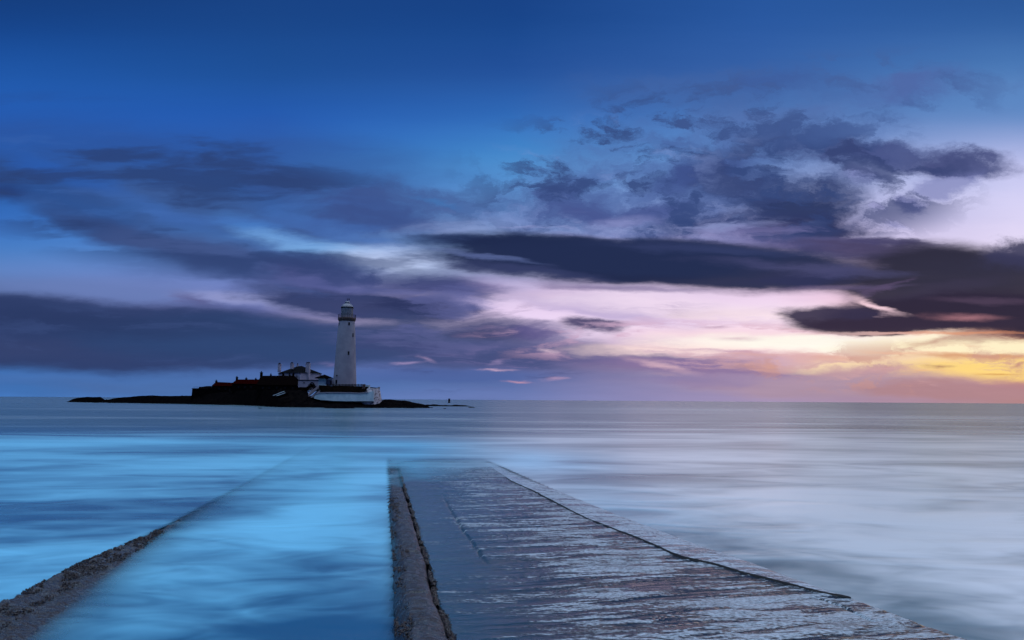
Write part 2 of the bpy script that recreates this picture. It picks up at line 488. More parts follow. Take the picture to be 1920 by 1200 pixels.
def grid_mesh(name, P, mat, smooth=True, wrap=False, parent=None):
    """P: (n, m, 3) array -> one mesh object"""
    n, m = P.shape[:2]
    me = bpy.data.meshes.new(name)
    me.vertices.add(n * m)
    me.vertices.foreach_set('co', P.reshape(-1).astype(np.float32))
    i = np.arange(n - 1)[:, None] * m
    j = np.arange(m - 1)[None, :]
    a = (i + j).ravel()
    q = np.stack([a, a + 1, a + m + 1, a + m], 1).astype(np.int32)
    if wrap:
        k = np.arange(n - 1) * m
        q = np.concatenate([q, np.stack([k + m - 1, k, k + m, k + 2 * m - 1], 1).astype(np.int32)])
    me.loops.add(q.size); me.polygons.add(len(q))
    me.loops.foreach_set('vertex_index', q.ravel())
    me.polygons.foreach_set('loop_start', np.arange(0, q.size, 4, dtype=np.int32))
    me.polygons.foreach_set('use_smooth', np.full(len(q), smooth))
    me.update(calc_edges=True); me.validate()
    me.materials.append(mat)
    o = bpy.data.objects.new(name, me)
    COL.objects.link(o)
    if parent: o.parent = parent
    return o


def fattr(o, name, arr):
    a = o.data.attributes.new(name, 'FLOAT', 'POINT')
    a.data.foreach_set('value', np.asarray(arr, np.float32).ravel())


def new_mat(name):
    m = bpy.data.materials.new(name)
    m.use_nodes = True
    t = NT(m.node_tree)
    bs = [n for n in t.n if n.type == 'BSDF_PRINCIPLED'][0]
    return m, t, bs


def smoothstep(a, b, x):
    t = np.clip((x - a) / (b - a), 0, 1)
    return t * t * (3 - 2 * t)


# ---------------------------------------------------------------- lines of the causeway, in world metres
DZ0, DSL = 0.47, -0.47 / 27.0


def deck_z(X, Y):
    Y = np.asarray(Y, float)
    z = np.where(Y < 27, DZ0 + DSL * Y, -0.006 * (Y - 27))
    return z - 0.07 * np.clip(Y - 36, 0, None)



def on_deck(x, y):
    z = 0.2
    for _ in range(12):
        p = on_plane(x, y, z); z = float(deck_z(0, min(p.y, 36)))
    return p


def line(pts, z0=0.0, sl=0.0):
    P = sorted([tuple(on_deck(x, y) if z0 else on_plane(x, y))[:2] for x, y in pts], key=lambda p: p[1])
    ys = np.array([p[1] for p in P]); xs_ = np.array([p[0] for p in P])

    def f(Y):
        Y = np.asarray(Y, float)
        r = np.interp(Y, ys, xs_)
        s0 = (xs_[1] - xs_[0]) / (ys[1] - ys[0]); s1 = (xs_[-1] - xs_[-2]) / (ys[-1] - ys[-2])
        r = np.where(Y < ys[0], xs_[0] + s0 * (Y - ys[0]), r)
        return np.where(Y > ys[-1], xs_[-1] + s1 * (Y - ys[-1]), r)
    f.lo, f.hi = ys[0], ys[-1]
    return f


L_OUT = line([(722, 850), (722, 880), (726, 960), (733, 1050), (734, 1120), (735, 1200)])
L_GUT = line([(744, 862), (753, 900), (767, 945), (783, 1000), (797, 1045), (812, 1110), (831, 1165), (846, 1200)], DZ0, DSL)
L_CRK = line([(960, 903), (1005, 923), (1050, 947), (1105, 975), (1180, 1003), (1283, 1046), (1340, 1058), (1393, 1075), (1450, 1089), (1508, 1104), (1555, 1115), (1590, 1121)], DZ0, DSL)
L_RGT = line([(880, 851), (930, 871), (1019, 909), (1163, 966), (1297, 1016), (1407, 1052), (1584, 1119), (1690, 1158), (1805, 1199)], DZ0, DSL)
SUBX = line([(0, 1152), (150, 1066), (310, 988), (500, 884), (640, 806)])


def wob(Y, f, a, seed):
    return (fbm(Y * f, Y * 0 + seed * 3.7, 4, seed) - 0.5) * 2 * a


# second, mostly drowned kerb: crest height along it
def sub_crest(Y):
    return np.interp(Y, [6, 9, 13, 18, 24, 34, 60], [0.18, 0.17, 0.11, -0.01, -0.09, -0.13, -0.30])


def sub_h(X, Y):
    c = SUBX(Y)
    d = X - c
    w = np.where(d < 0, 0.24, 2.3)
    return sub_crest(Y) - 0.42 * (np.abs(d) / w) ** np.where(d < 0, 1.3, 1.0)


# ---------------------------------------------------------------- water
gy_near = np.arange(3.0, 46.0, 0.13)
gy_far = [46.0]
while gy_far[-1] < 30000: gy_far.append(gy_far[-1] + max(0.16, (gy_far[-1] - 40) * 0.09))
gy_back = [-400.0, -120, -40, -12, -3, 0, 1.5]
WY = np.concatenate([gy_back, gy_near, gy_far])
gx_near = np.arange(-26.0, 22.0, 0.13)
g = [0.2]
while g[-1] < 24000: g.append(g[-1] * 1.16 + 0.05)
g = np.array(g)
WX = np.concatenate([(-26.0 - g)[::-1], gx_near, gx_near[-1] + g])
YY, XX = np.meshgrid(WY, WX, indexing='ij')
P = np.stack([XX, YY, np.zeros_like(XX)], -1)

wm, t, bs = new_mat("long_exposure_sea")
water = grid_mesh("water", P, wm)
tag(water, kind='structure')


def patch(px, py, rx, ry, ang=0.0):
    c = on_plane(px, py)
    RX = rx * c.y / FOC; RY = ry * c.y ** 2 / (FOC * CAM_H)
    u, v = XX - c.x, YY - c.y
    # shear instead of rotate: a diagonal swirl on the water
    u = u - ang * v
    return np.exp(-(u / RX) ** 2 - (v / RY) ** 2)


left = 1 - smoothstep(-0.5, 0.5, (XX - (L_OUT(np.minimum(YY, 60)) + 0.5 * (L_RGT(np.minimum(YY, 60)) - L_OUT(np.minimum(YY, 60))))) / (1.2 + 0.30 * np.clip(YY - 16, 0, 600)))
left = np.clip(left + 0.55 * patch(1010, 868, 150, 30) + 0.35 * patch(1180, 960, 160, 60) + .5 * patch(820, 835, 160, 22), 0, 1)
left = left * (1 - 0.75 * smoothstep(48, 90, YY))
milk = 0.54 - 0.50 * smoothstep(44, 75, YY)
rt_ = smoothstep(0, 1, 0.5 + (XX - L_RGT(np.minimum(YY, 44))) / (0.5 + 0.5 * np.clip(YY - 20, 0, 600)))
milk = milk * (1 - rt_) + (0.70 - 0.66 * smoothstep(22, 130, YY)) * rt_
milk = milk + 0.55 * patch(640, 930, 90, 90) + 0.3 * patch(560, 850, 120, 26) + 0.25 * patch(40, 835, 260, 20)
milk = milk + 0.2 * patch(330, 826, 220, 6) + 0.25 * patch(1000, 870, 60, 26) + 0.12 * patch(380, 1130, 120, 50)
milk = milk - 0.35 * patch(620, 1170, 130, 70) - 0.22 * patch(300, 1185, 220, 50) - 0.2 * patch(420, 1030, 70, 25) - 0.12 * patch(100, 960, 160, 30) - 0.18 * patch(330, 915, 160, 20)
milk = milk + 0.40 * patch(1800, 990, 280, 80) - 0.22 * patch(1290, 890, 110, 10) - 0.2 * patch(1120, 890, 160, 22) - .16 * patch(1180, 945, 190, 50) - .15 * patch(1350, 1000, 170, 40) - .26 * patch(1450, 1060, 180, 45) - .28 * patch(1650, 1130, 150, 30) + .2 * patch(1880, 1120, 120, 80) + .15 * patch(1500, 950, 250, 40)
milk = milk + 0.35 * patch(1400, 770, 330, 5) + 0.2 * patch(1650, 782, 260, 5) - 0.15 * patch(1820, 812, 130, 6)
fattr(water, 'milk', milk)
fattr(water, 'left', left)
Yc = np.clip(YY, 0, 60)
dk = deck_z(XX, Yc)
inside = smoothstep(-0.05, 0.12, XX - L_OUT(Yc)) * smoothstep(-0.25, 0.05, L_RGT(Yc) - XX) * (YY < 60)
h_deck = np.where(inside > 0, dk * 1.0 - 2.0 * (1 - inside), -2.0)
depth = -np.maximum(np.where((YY > 2) & (YY < 60), sub_h(XX, Yc), -2.0), h_deck)
depth = depth + (0.04 + 0.10 * smoothstep(20, 30, YY)) * (fbm(XX * 0.7, YY * 0.35, 3, 5) - 0.5) + 0.03 * smoothstep(24, 34, YY)
cover = 1 - np.exp(-np.clip(depth, 0, 3) / 0.085)
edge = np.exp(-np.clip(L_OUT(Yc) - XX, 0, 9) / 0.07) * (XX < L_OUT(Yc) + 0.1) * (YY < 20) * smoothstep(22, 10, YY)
fattr(water, 'cover', np.clip(cover, 0.0, 1))
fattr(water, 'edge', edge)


def attr(t, name):
    nd = t.new('ShaderNodeAttribute'); nd.attribute_name = name
    return nd.outputs['Fac']


pos = t.new('ShaderNodeNewGeometry').outputs['Position']
# drifting foam: long soft streaks, three sizes so that near and far water both carry some
n1 = t.noise(t.mapping(pos, (0, 0, 0), (0, 0, math.radians(-9)), (0.20, 0.40, 1)), 1.0, 3.0, 0.5, dist=0.9)
n2 = t.noise(t.mapping(pos, (40, 3, 0), (0, 0, math.radians(4)), (0.045, 0.13, 1)), 1.0, 3.0, 0.5, dist=0.5)
n3 = t.noise(t.mapping(pos, (9, 70, 0), (0, 0, 0), (0.006, 0.03, 1)), 1.0, 5.0, 0.55)
n4 = t.noise(t.mapping(pos, (3, 7, 0), (0, 0, math.radians(-24)), (0.6, 1.1, 1)), 1.0, 2.0, 0.5, dist=0.8)
sepp = t.new('ShaderNodeSeparateXYZ'); t.l.new(pos, sepp.inputs[0]); py_ = sepp.outputs[1]


def amp(n, k, far=None):
    v = t.math('MULTIPLY', t.math('SUBTRACT', n, 0.5), k)
    return v if far is None else t.math('MULTIPLY', v, t.smooth(py_, far[0], far[1], 1.0, 0.0))


sumn = t.math('ADD', amp(n1, 1.5, (16, 60)), amp(n2, 1.7, (50, 200)))
sumn = t.math('ADD', sumn, amp(n3, 1.1, (400, 3000)))
sumn = t.math('ADD', sumn, amp(n4, 1.1, (8, 26)))
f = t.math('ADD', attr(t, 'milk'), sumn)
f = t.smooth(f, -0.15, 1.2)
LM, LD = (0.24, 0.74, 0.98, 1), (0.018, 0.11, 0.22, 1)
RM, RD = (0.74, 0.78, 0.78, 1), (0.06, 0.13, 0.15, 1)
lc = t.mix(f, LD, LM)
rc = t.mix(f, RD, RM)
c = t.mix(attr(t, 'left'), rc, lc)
c = t.mix(t.math('MULTIPLY', attr(t, 'edge'), 0.6), c, (0.01, 0.03, 0.06, 1))  # soft shadow beside the kerb, painted into the water colour
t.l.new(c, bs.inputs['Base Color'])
bs.inputs['Roughness'].default_value = 0.24
bs.inputs['IOR'].default_value = 1.33
t.l.new(attr(t, 'cover'), bs.inputs['Alpha'])
bmp = t.new('ShaderNodeBump'); bmp.inputs['Strength'].default_value = 0.25; bmp.inputs['Distance'].default_value = 0.2
t.l.new(amp(n1, 1.0, (16, 50)), bmp.inputs['Height']); t.l.new(bmp.outputs[0], bs.inputs['Normal'])

# sea bed
sm, t, bs = new_mat("sea_bed")
bs.inputs['Base Color'].default_value = (0.02, 0.035, 0.045, 1); bs.inputs['Roughness'].default_value = 0.8
sp = t.noise(t.new('ShaderNodeNewGeometry').outputs['Position'], 0.8, 4)
t.l.new(t.mix(sp, (0.012, 0.02, 0.03, 1), (0.04, 0.06, 0.07, 1)), bs.inputs['Base Color'])
sx, sy = np.meshgrid(np.array([-30000, -300, -60, -20, 0, 20, 60, 300, 30000.]), np.array([-400, -20, 20, 60, 200, 30000.]))
sb = grid_mesh("sea_bed", np.stack([sx, sy, np.full_like(sx, -1.6)], -1), sm)
tag(sb, kind='structure')

# ---------------------------------------------------------------- mesh builder for the island
class MB:
    def __init__(self):
        self.v, self.f = [], []

    def add(self, vs, fs):
        b = len(self.v)
        self.v += [tuple(p) for p in vs]
        self.f += [tuple(i + b for i in q) for q in fs]
        return self

    def box(self, x0, x1, y0, y1, z0, z1, tx=0.0, ty=0.0):
        """tx, ty: how much the top is drawn in on each side"""
        vs = [(x0, y0, z0), (x1, y0, z0), (x1, y1, z0), (x0, y1, z0),
              (x0 + tx, y0 + ty, z1), (x1 - tx, y0 + ty, z1), (x1 - tx, y1 - ty, z1), (x0 + tx, y1 - ty, z1)]
        return self.add(vs, [(3, 2, 1, 0), (4, 5, 6, 7), (0, 1, 5, 4), (1, 2, 6, 5), (2, 3, 7, 6), (3, 0, 4, 7)])

    def bar(self, p, q, w):
        p, q = Vector(p), Vector(q)
        d = (q - p).normalized()
        s = d.cross(Vector((0, 0, 1)))
        s = (s if s.length > 1e-3 else Vector((1, 0, 0))).normalized() * w / 2
        u = d.cross(s).normalized() * w / 2
        vs = [p - s - u, p + s - u, p + s + u, p - s + u, q - s - u, q + s - u, q + s + u, q - s + u]
        return self.add(vs, [(3, 2, 1, 0), (4, 5, 6, 7), (0, 1, 5, 4), (1, 2, 6, 5), (2, 3, 7, 6), (3, 0, 4, 7)])

    def lathe(self, cx, cy, prof, n=48, a0=0.0, a1=2 * math.pi):
        full = abs(a1 - a0 - 2 * math.pi) < 1e-6
        m = n if full else n + 1
        vs = []
        for r, z in prof:
            for i in range(m):
                a = a0 + (a1 - a0) * i / n
                vs.append((cx + r * math.cos(a), cy + r * math.sin(a), z))
        fs = []
        for k in range(len(prof) - 1):
            for i in range(n):
                j = (i + 1) % m
                fs.append((k * m + i, k * m + j, (k + 1) * m + j, (k + 1) * m + i))
        return self.add(vs, fs)

    def gable(self, x0, x1, y0, y1, z0, z1, over=0.0):
        """roof with the ridge along x"""
        ym = (y0 + y1) / 2
        vs = [(x0 - over, y0 - over, z0), (x1 + over, y0 - over, z0), (x1 + over, y1 + over, z0), (x0 - over, y1 + over, z0), (x0 - over, ym, z1), (x1 + over, ym, z1)]
        return self.add(vs, [(0, 1, 5, 4), (2, 3, 4, 5), (1, 2, 5), (3, 0, 4), (3, 2, 1, 0)])

    def hip(self, x0, x1, y0, y1, z0, z1, inset, over=0.0):
        ym = (y0 + y1) / 2
        x0 -= over; x1 += over; y0 -= over; y1 += over
        vs = [(x0, y0, z0), (x1, y0, z0), (x1, y1, z0), (x0, y1, z0), (x0 + inset, ym, z1), (x1 - inset, ym, z1)]
        return self.add(vs, [(0, 1, 5, 4), (2, 3, 4, 5), (1, 2, 5), (3, 0, 4), (3, 2, 1, 0)])

    def build(self, name, mat, parent=None, smooth=False):
        me = bpy.data.meshes.new(name)
        me.from_pydata(self.v, [], self.f)
        me.update()
        if smooth:
            for p in me.polygons: p.use_smooth = True
            try: me.set_sharp_from_angle(angle=math.radians(35))
            except Exception: pass
        me.materials.append(mat)
        o = bpy.data.objects.new(name, me)
        COL.objects.link(o)
        if parent:
            o.parent = parent
            o.matrix_parent_inverse = Matrix.Translation(-parent.location)
        return o


def empty(name, loc, label=None, cat=None, group=None):
    o = bpy.data.objects.new(name, None)
    o.empty_display_size = 0.5
    o.location = loc
    COL.objects.link(o)
    return tag(o, label, cat, group)


def plain(name, c1, c2, rough=0.7, sc=1.5, bump=0.3, bd=0.05, spots=None):
    m, t, bs = new_mat(name)
    pos = t.new('ShaderNodeNewGeometry').outputs['Position']
    n = t.noise(pos, sc, 5.0, 0.65)
    c = t.mix(t.smooth(n, 0.35, 0.65), c1, c2)
    if spots:
        n2 = t.noise(pos, spots[1], 3.0, 0.7)
        c = t.mix(t.smooth(n2, spots[2], spots[2] + 0.06), c, spots[0])
    t.l.new(c, bs.inputs['Base Color'])
    bs.inputs['Roughness'].default_value = rough
    if max(c2[:3]) < 0.06: bs.inputs['Specular IOR Level'].default_value = 0.0
    b = t.new('ShaderNodeBump'); b.inputs['Strength'].default_value = bump; b.inputs['Distance'].default_value = bd
    t.l.new(n, b.inputs['Height']); t.l.new(b.outputs[0], bs.inputs['Normal'])
    return m


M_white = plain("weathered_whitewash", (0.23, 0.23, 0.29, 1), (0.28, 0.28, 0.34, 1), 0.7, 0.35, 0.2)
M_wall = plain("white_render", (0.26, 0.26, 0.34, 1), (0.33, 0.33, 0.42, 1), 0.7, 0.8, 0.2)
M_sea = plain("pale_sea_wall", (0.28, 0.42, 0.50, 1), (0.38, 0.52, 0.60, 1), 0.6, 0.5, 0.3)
M_rub = plain("limewashed_rubble", (0.40, 0.38, 0.42, 1), (0.55, 0.53, 0.57, 1), 0.7, 1.2, 0.8, 0.2, ((0.10, 0.09, 0.10, 1), 1.3, 0.52))
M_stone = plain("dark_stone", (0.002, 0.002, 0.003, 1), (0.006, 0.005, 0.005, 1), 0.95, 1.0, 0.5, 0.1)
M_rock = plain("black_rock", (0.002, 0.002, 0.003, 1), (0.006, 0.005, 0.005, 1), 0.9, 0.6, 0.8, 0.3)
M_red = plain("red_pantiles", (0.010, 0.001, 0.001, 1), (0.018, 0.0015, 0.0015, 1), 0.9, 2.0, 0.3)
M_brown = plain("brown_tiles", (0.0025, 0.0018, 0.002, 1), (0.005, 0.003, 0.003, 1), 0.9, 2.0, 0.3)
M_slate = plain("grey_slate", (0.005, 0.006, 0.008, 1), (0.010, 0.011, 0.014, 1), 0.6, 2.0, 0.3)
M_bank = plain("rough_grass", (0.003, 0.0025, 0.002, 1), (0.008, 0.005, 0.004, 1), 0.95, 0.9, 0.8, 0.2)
M_black = plain("black_paint", (0.010, 0.010, 0.012, 1), (0.02, 0.02, 0.02, 1), 0.5, 3.0, 0.1)
M_glass = plain("dark_pane", (0.008, 0.010, 0.016, 1), (0.012, 0.014, 0.02, 1), 0.15, 1.0, 0.0)
M_gal = plain("rusty_band", (0.045, 0.028, 0.028, 1), (0.09, 0.055, 0.05, 1), 0.8, 3.0, 0.2)
M_lead = plain("grey_dome", (0.14, 0.16, 0.20, 1), (0.20, 0.22, 0.27, 1), 0.45, 1.5, 0.2)
M_pot = plain("soot_clay", (0.015, 0.010, 0.010, 1), (0.03, 0.02, 0.02, 1), 0.9, 3.0, 0.1)

# ---------------------------------------------------------------- island ground
FX = [120, 200, 300, 360, 440, 485, 520, 640, 720, 800, 900]
FY = [430, 402, 366, 346, 318, 285, 251, 246, 250, 256, 252]
TX = [128, 136, 142, 150, 162, 175, 188, 196, 203, 214, 225, 245, 262, 280, 300, 330, 358, 380, 400, 440, 480, 520, 560, 576, 582, 590, 610, 640, 700, 716, 722, 735, 745, 762, 775, 790, 800, 808]
TY = [753, 749, 747, 745.5, 744, 744.6, 744.2, 749.5, 749.6, 747, 745.6, 744.2, 742.6, 741.6, 742.4, 742.3, 742, 740, 737, 733, 731, 731, 731, 734, 743, 747, 750, 751.5, 751.5, 750.5, 749.2, 749.4, 751, 751.8, 754.5, 757.5, 760.5, 765]
pxs = np.arange(126, 812, 0.7)
ts = np.concatenate([np.linspace(-0.12, 0.45, 34), np.linspace(0.47, 1.6, 22)])
Pg = np.zeros((len(ts), len(pxs), 3))
for j, px in enumerate(pxs):
    Yf = float(np.interp(px, FX, FY))
    D = float(np.interp(px, [120, 200, 360, 520, 720, 780, 812], [14, 14, 30, 34, 26, 14, 8]))
    py = float(np.interp(px, TX, TY))
    zr = max(at(px, py, Yf + D * 0.4).z, 0.02)
    d = ray(px, 748)
    for i, tt in enumerate(ts):
        Yv = Yf + tt * D
        Pg[i, j, 0] = d.x / d.y * Yv
        Pg[i, j, 1] = Yv
        if tt < 0.4:
            s = (tt + 0.12) / 0.52
            # low foreshore, then the rise
            z = -0.5 + (zr + 0.5) * (0.42 * min(1, s / 0.35) ** 0.8 * min(1, 1.6 / max(zr, 1e-3)) * 1.0 + (1 - 0.42 * min(1, 1.6 / max(zr, 1e-3))) * max(0, (s - 0.35) / 0.65) ** 1.0)
        elif tt < 1.1:
            z = zr
        else:
            z = zr - (zr + 1.0) * (tt - 1.1) / 0.5
        Pg[i, j, 2] = z
A, B = Pg[..., 0], Pg[..., 1]
rug = (fbm(A * 0.25, B * 0.25, 4, 3) - 0.5) * 1.1 + (np.abs(fbm(A * 0.9, B * 0.5, 3, 6) - 0.5) * 2 - 0.3) * 0.5
tm = np.clip((ts + 0.12) / 0.3, 0, 1)[:, None] * np.clip(1 - (ts[:, None] - 0.25) / 0.2, 0.12 + 0.30 * (pxs[None, :] < 352) + 0.25 * (pxs[None, :] > 722), 1)
Pg[..., 2] += rug * tm
Pg[..., 2] += (fbm(A * 0.12, B * 0.3, 3, 9) - 0.55) * 1.2 * np.exp(-((ts + 0.05) / 0.12) ** 2)[:, None]
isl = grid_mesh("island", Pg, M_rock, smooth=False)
tag(isl, kind='structure')


# loose skerries and the reef to the right
def skerry(px, py, wpx, hpx, label, seed, dep=3.0, group='low rocks awash around the island'):
    c = on_plane(px, py)
    sc_ = c.y / FOC
    n, m = 22, 40
    rr = np.linspace(0, 1, n)[:, None]; aa = np.linspace(0, 2 * math.pi, m, endpoint=False)[None, :]
    lump = 1 + 0.35 * (fbm(np.cos(aa) * 2 + seed, np.sin(aa) * 2 + seed, 3, seed) - 0.5) * 2
    xx = c.x + wpx * sc_ / 2 * rr * np.cos(aa) * lump
    yy = c.y + dep * rr * np.sin(aa) * lump
    zz = hpx * sc_ * (1 - rr ** 3) * (0.45 + 1.1 * fbm(xx * 0.45, yy * 0.4, 4, seed + 2)) - 0.45 * rr ** 4 - 0.02
    o = grid_mesh("rock", np.stack([xx, yy, zz + 0 * aa], -1), M_rock, smooth=False, wrap=True)
    return tag(o, label, 'rock', group)


skerry(812, 761.5, 54, 3.0, 'long low black reef rock just right of the island tip', 1, 4)
skerry(850, 761.8, 70, 2.4, 'thin flat reef rock below the square sea marker', 2, 3)
skerry(884, 764.2, 16, 1.6, 'small rock at the far right end of the reef', 3, 1.5)
skerry(834, 766.4, 7, 1.2, 'tiny rock in the water in front of the reef', 4, .8)
skerry(730, 764.4, 44, 2.6, 'jagged shore rock in front of the white bastion foot', 5, 4)
skerry(692, 765.0, 26, 2.0, 'flat shore rock below the pale sea wall', 6, 2)
skerry(488, 765.6, 9, 1.6, 'lone little rock in the water below the dark houses', 7, .8)
skerry(180, 755.2, 10, 1.0, 'speck of rock off the left tip of the island', 8, 1.5)
skerry(214, 755.6, 30, 1.8, 'low rock in front of the gap at the left tip', 9, 3)
skerry(770, 765.4, 22, 1.6, 'broken rock between the bastion and the reef', 10, 1.6)
skerry(636, 765.6, 70, 2.2, 'long flat shelf of rock below the lighthouse', 12, 2.6)
skerry(430, 759.2, 60, 2.0, 'flat rock shelf awash under the left houses', 13, 4)

# ---------------------------------------------------------------- lighthouse
TYD = 272.0
tc = at(646.2, 721, TYD)
PXM = TYD / FOC * 1.0


def tz(py): return at(648, py, TYD).z


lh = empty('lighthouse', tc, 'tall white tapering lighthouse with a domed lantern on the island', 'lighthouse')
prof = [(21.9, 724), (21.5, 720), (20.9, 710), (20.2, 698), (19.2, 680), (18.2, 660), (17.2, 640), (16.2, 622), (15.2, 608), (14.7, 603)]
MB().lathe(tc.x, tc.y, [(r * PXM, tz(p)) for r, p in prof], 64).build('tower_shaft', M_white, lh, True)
gal = MB().lathe(tc.x, tc.y, [(r * PXM, tz(p)) for r, p in [(14.6, 603.2), (15.4, 602), (16.0, 600.5), (16.6, 599.6), (16.6, 596.6), (16.2, 596), (11, 596)]], 64).build('gallery', M_gal, lh, True)
rl = MB()
for i in range(24):
    a = i / 24 * 2 * math.pi
    R_ = 16.2 * PXM
    p = (tc.x + R_ * math.cos(a), tc.y + R_ * math.sin(a))
    rl.bar((*p, tz(596.2)), (*p, tz(590.0)), 0.07)
    for pz in (590.2, 592.4, 594.4):
        a2 = (i + 1) / 24 * 2 * math.pi
        rl.bar((*p, tz(pz)), (tc.x + R_ * math.cos(a2), tc.y + R_ * math.sin(a2), tz(pz)), 0.05)
rl.build('railing', M_black, gal)
lan = MB().lathe(tc.x, tc.y, [(r * PXM, tz(p)) for r, p in [(11.3, 596.4), (11.3, 592.6), (11.6, 592.4), (11.2, 592.0)]], 48).build('lantern_base', M_white, lh, True)
MB().lathe(tc.x, tc.y, [(10.7 * PXM, tz(592.2)), (10.7 * PXM, tz(577.6))], 32).build('lantern_glass', M_lead, lan)
br = MB()
for i in range(16):
    a = i / 16 * 2 * math.pi; a2 = (i + 1) / 16 * 2 * math.pi
    R_ = 11.0 * PXM
    q = lambda aa, pz: (tc.x + R_ * math.cos(aa), tc.y + R_ * math.sin(aa), tz(pz))
    for (za, zb) in ((592, 587.2), (587.2, 582.4), (582.4, 577.8)):
        br.bar(q(a, za), q(a2, zb), 0.09)
        br.bar(q(a2, za), q(a, zb), 0.09)
br.build('glazing_bars', M_lead, lan)
MB().lathe(tc.x, tc.y, [(r * PXM, tz(p)) for r, p in [(10.8, 577.9), (11.8, 577.7), (12.0, 576.8), (11.9, 576.2)]], 48).build('eaves_band', M_black, lan, True)
dome = MB().lathe(tc.x, tc.y, [(r * PXM, tz(p)) for r, p in [(11.9, 576.3), (11.2, 574.6), (9.8, 572.6), (7.8, 570.8), (5.6, 569.6), (5.2, 569.4)]], 48).build('dome', M_lead, lh, True)
MB().lathe(tc.x, tc.y, [(r * PXM, tz(p)) for r, p in [(4.6, 569.6), (4.6, 568.6), (5.4, 568.4), (5.4, 567.8), (4.8, 567.6), (4.6, 566.2), (3.2, 565.0), (1.4, 564.4), (0.01, 564.2)]], 32).build('vent', M_lead, dome, True)
wv = MB().bar((tc.x, tc.y, tz(564.4)), (tc.x, tc.y, tz(559.4)), 0.10)
wv.bar((tc.x - 0.55, tc.y, tz(561.0)), (tc.x + 0.9, tc.y, tz(561.0)), 0.10)
wv.box(tc.x + 0.35, tc.x + 0.9, tc.y - 0.03, tc.y + 0.03, tz(561.8), tz(560.0))
wv.build('weather_vane', M_black, dome)


def shaft_r(py):
    return float(np.interp(py, [p for r, p in prof][::-1], [r for r, p in prof][::-1])) * PXM


def opening(px, py, w, h, name, parent, mat=M_black, sill=True):
    """a framed opening on the round shaft, facing outward"""
    off = (px - np.interp(py, [575, 720], [651, 646.2])) * PXM
    r = shaft_r(py)
    a = math.asin(max(-0.98, min(0.98, off / r)))
    nx, ny = math.sin(a), -math.cos(a)
    cx, cy = tc.x + nx * r, tc.y + ny * r
    tx_, ty_ = -ny, nx
    W_, H_ = w * PXM / 2, h * PXM / 2
    z = tz(py)

    def slab(hw, z0, z1, d0, d1):
        vs = []
        for zz in (z0, z1):
            for s, d in ((-hw, d1), (hw, d1), (hw, d0), (-hw, d0)):
                vs.append((cx + tx_ * s + nx * d, cy + ty_ * s + ny * d, zz))
        return vs, [(3, 2, 1, 0), (4, 5, 6, 7), (0, 1, 5, 4), (1, 2, 6, 5), (2, 3, 7, 6), (3, 0, 4, 7)]
    o = MB().add(*slab(W_, z - H_, z + H_, -0.5, 0.04)).build(name, mat, parent)
    if sill:
        MB().add(*slab(W_ * 1.25, z - H_ - 0.14, z - H_ - 0.004, -0.3, 0.14)).build('sill', M_wall, o)
    return o


for px, py, w, h in ((657.4, 608.6, 3.0, 6.0), (663.6, 629, 2.6, 7.0), (657.2, 663.2, 3.0, 7.0), (637.6, 609.0, 2.6, 6.0), (636.0, 705.0, 3.4, 2.6)):
    opening(px, py, w, h, 'window', lh)
opening(635.3, 716.6, 4.2, 7.4, 'door', lh, sill=False)

# ---------------------------------------------------------------- keepers' house (white, hipped slate roof)
HY = 296.0


def X_(px, Y): return at(px, 745, Y).x
def Z_(px, py, Y): return at(px, py, Y).z


kh = empty('keepers_house', (X_(547, HY), HY, Z_(547, 722, HY)), 'white house with hipped slate roof and four chimneys left of the lighthouse', 'house')
# corner turned to the camera: footprint as a rotated rectangle
cor = Vector((X_(561, HY), HY, 0)); sc_ = HY / FOC
lw = Vector((X_(506.5, HY) - cor.x, 9.0, 0)); rw = Vector((X_(588, HY) - cor.x, 11.0, 0))
c0, c1, c2, c3 = cor, cor + lw, cor + lw + rw, cor + rw
zb, ze, zr_ = Z_(550, 722, HY), Z_(550, 698.6, HY), Z_(550, 684.0, HY)


def ring(k, z):
    cen = (c0 + c2) / 2
    return [((c - cen) * k + cen).xy.to_tuple() + (z,) for c in (c0, c1, c2, c3)]


MB().add(ring(1, zb - 2) + ring(1, ze), [(0, 1, 5, 4), (1, 2, 6, 5), (2, 3, 7, 6), (3, 0, 4, 7)]).build('wall', M_wall, kh)
cen = (c0 + c2) / 2
ra = cen + (lw * 0.5 - rw * 0.0) * 0.28; rb = cen - lw * 0.5 * 0.12
vs = ring(1.05, ze - 0.05) + [(ra.x, ra.y, zr_ - 0.1), (rb.x, rb.y, zr_)]
roof = MB().add(vs, [(0, 1, 4, 5), (1, 2, 4), (2, 3, 5, 4), (3, 0, 5), (3, 2, 1, 0)]).build('roof', M_slate, kh)


def chimney(px, wpx, y0, y1, Y, parent, mat=M_wall, pots=2, dep=0.9, col=None):
    w = wpx * Y / FOC; x = X_(px, Y)
    z0, z1 = Z_(px, y1, Y), Z_(px, y0, Y)
    o = MB().box(x - w / 2, x + w / 2, Y - dep, Y + dep, z0, z1).box(x - w / 2 - .1, x + w / 2 + .1, Y - dep - .1, Y + dep + .1, z1 - 0.003, z1 + 0.22).build('chimney', mat, parent)
    pm = MB()
    for k in range(pots):
        xx = x + (k - (pots - 1) / 2) * w / max(pots, 1) * 0.9
        pm.lathe(xx, Y, [(0.16, z1 + .2), (0.2, z1 + .75), (0.13, z1 + .75)], 10)
        pm.lathe(xx, Y - dep * .5, [(0.16, z1 + .2), (0.2, z1 + .7), (0.13, z1 + .7)], 10)
    pm.build('chimney_pot', M_pot, o)
    return o


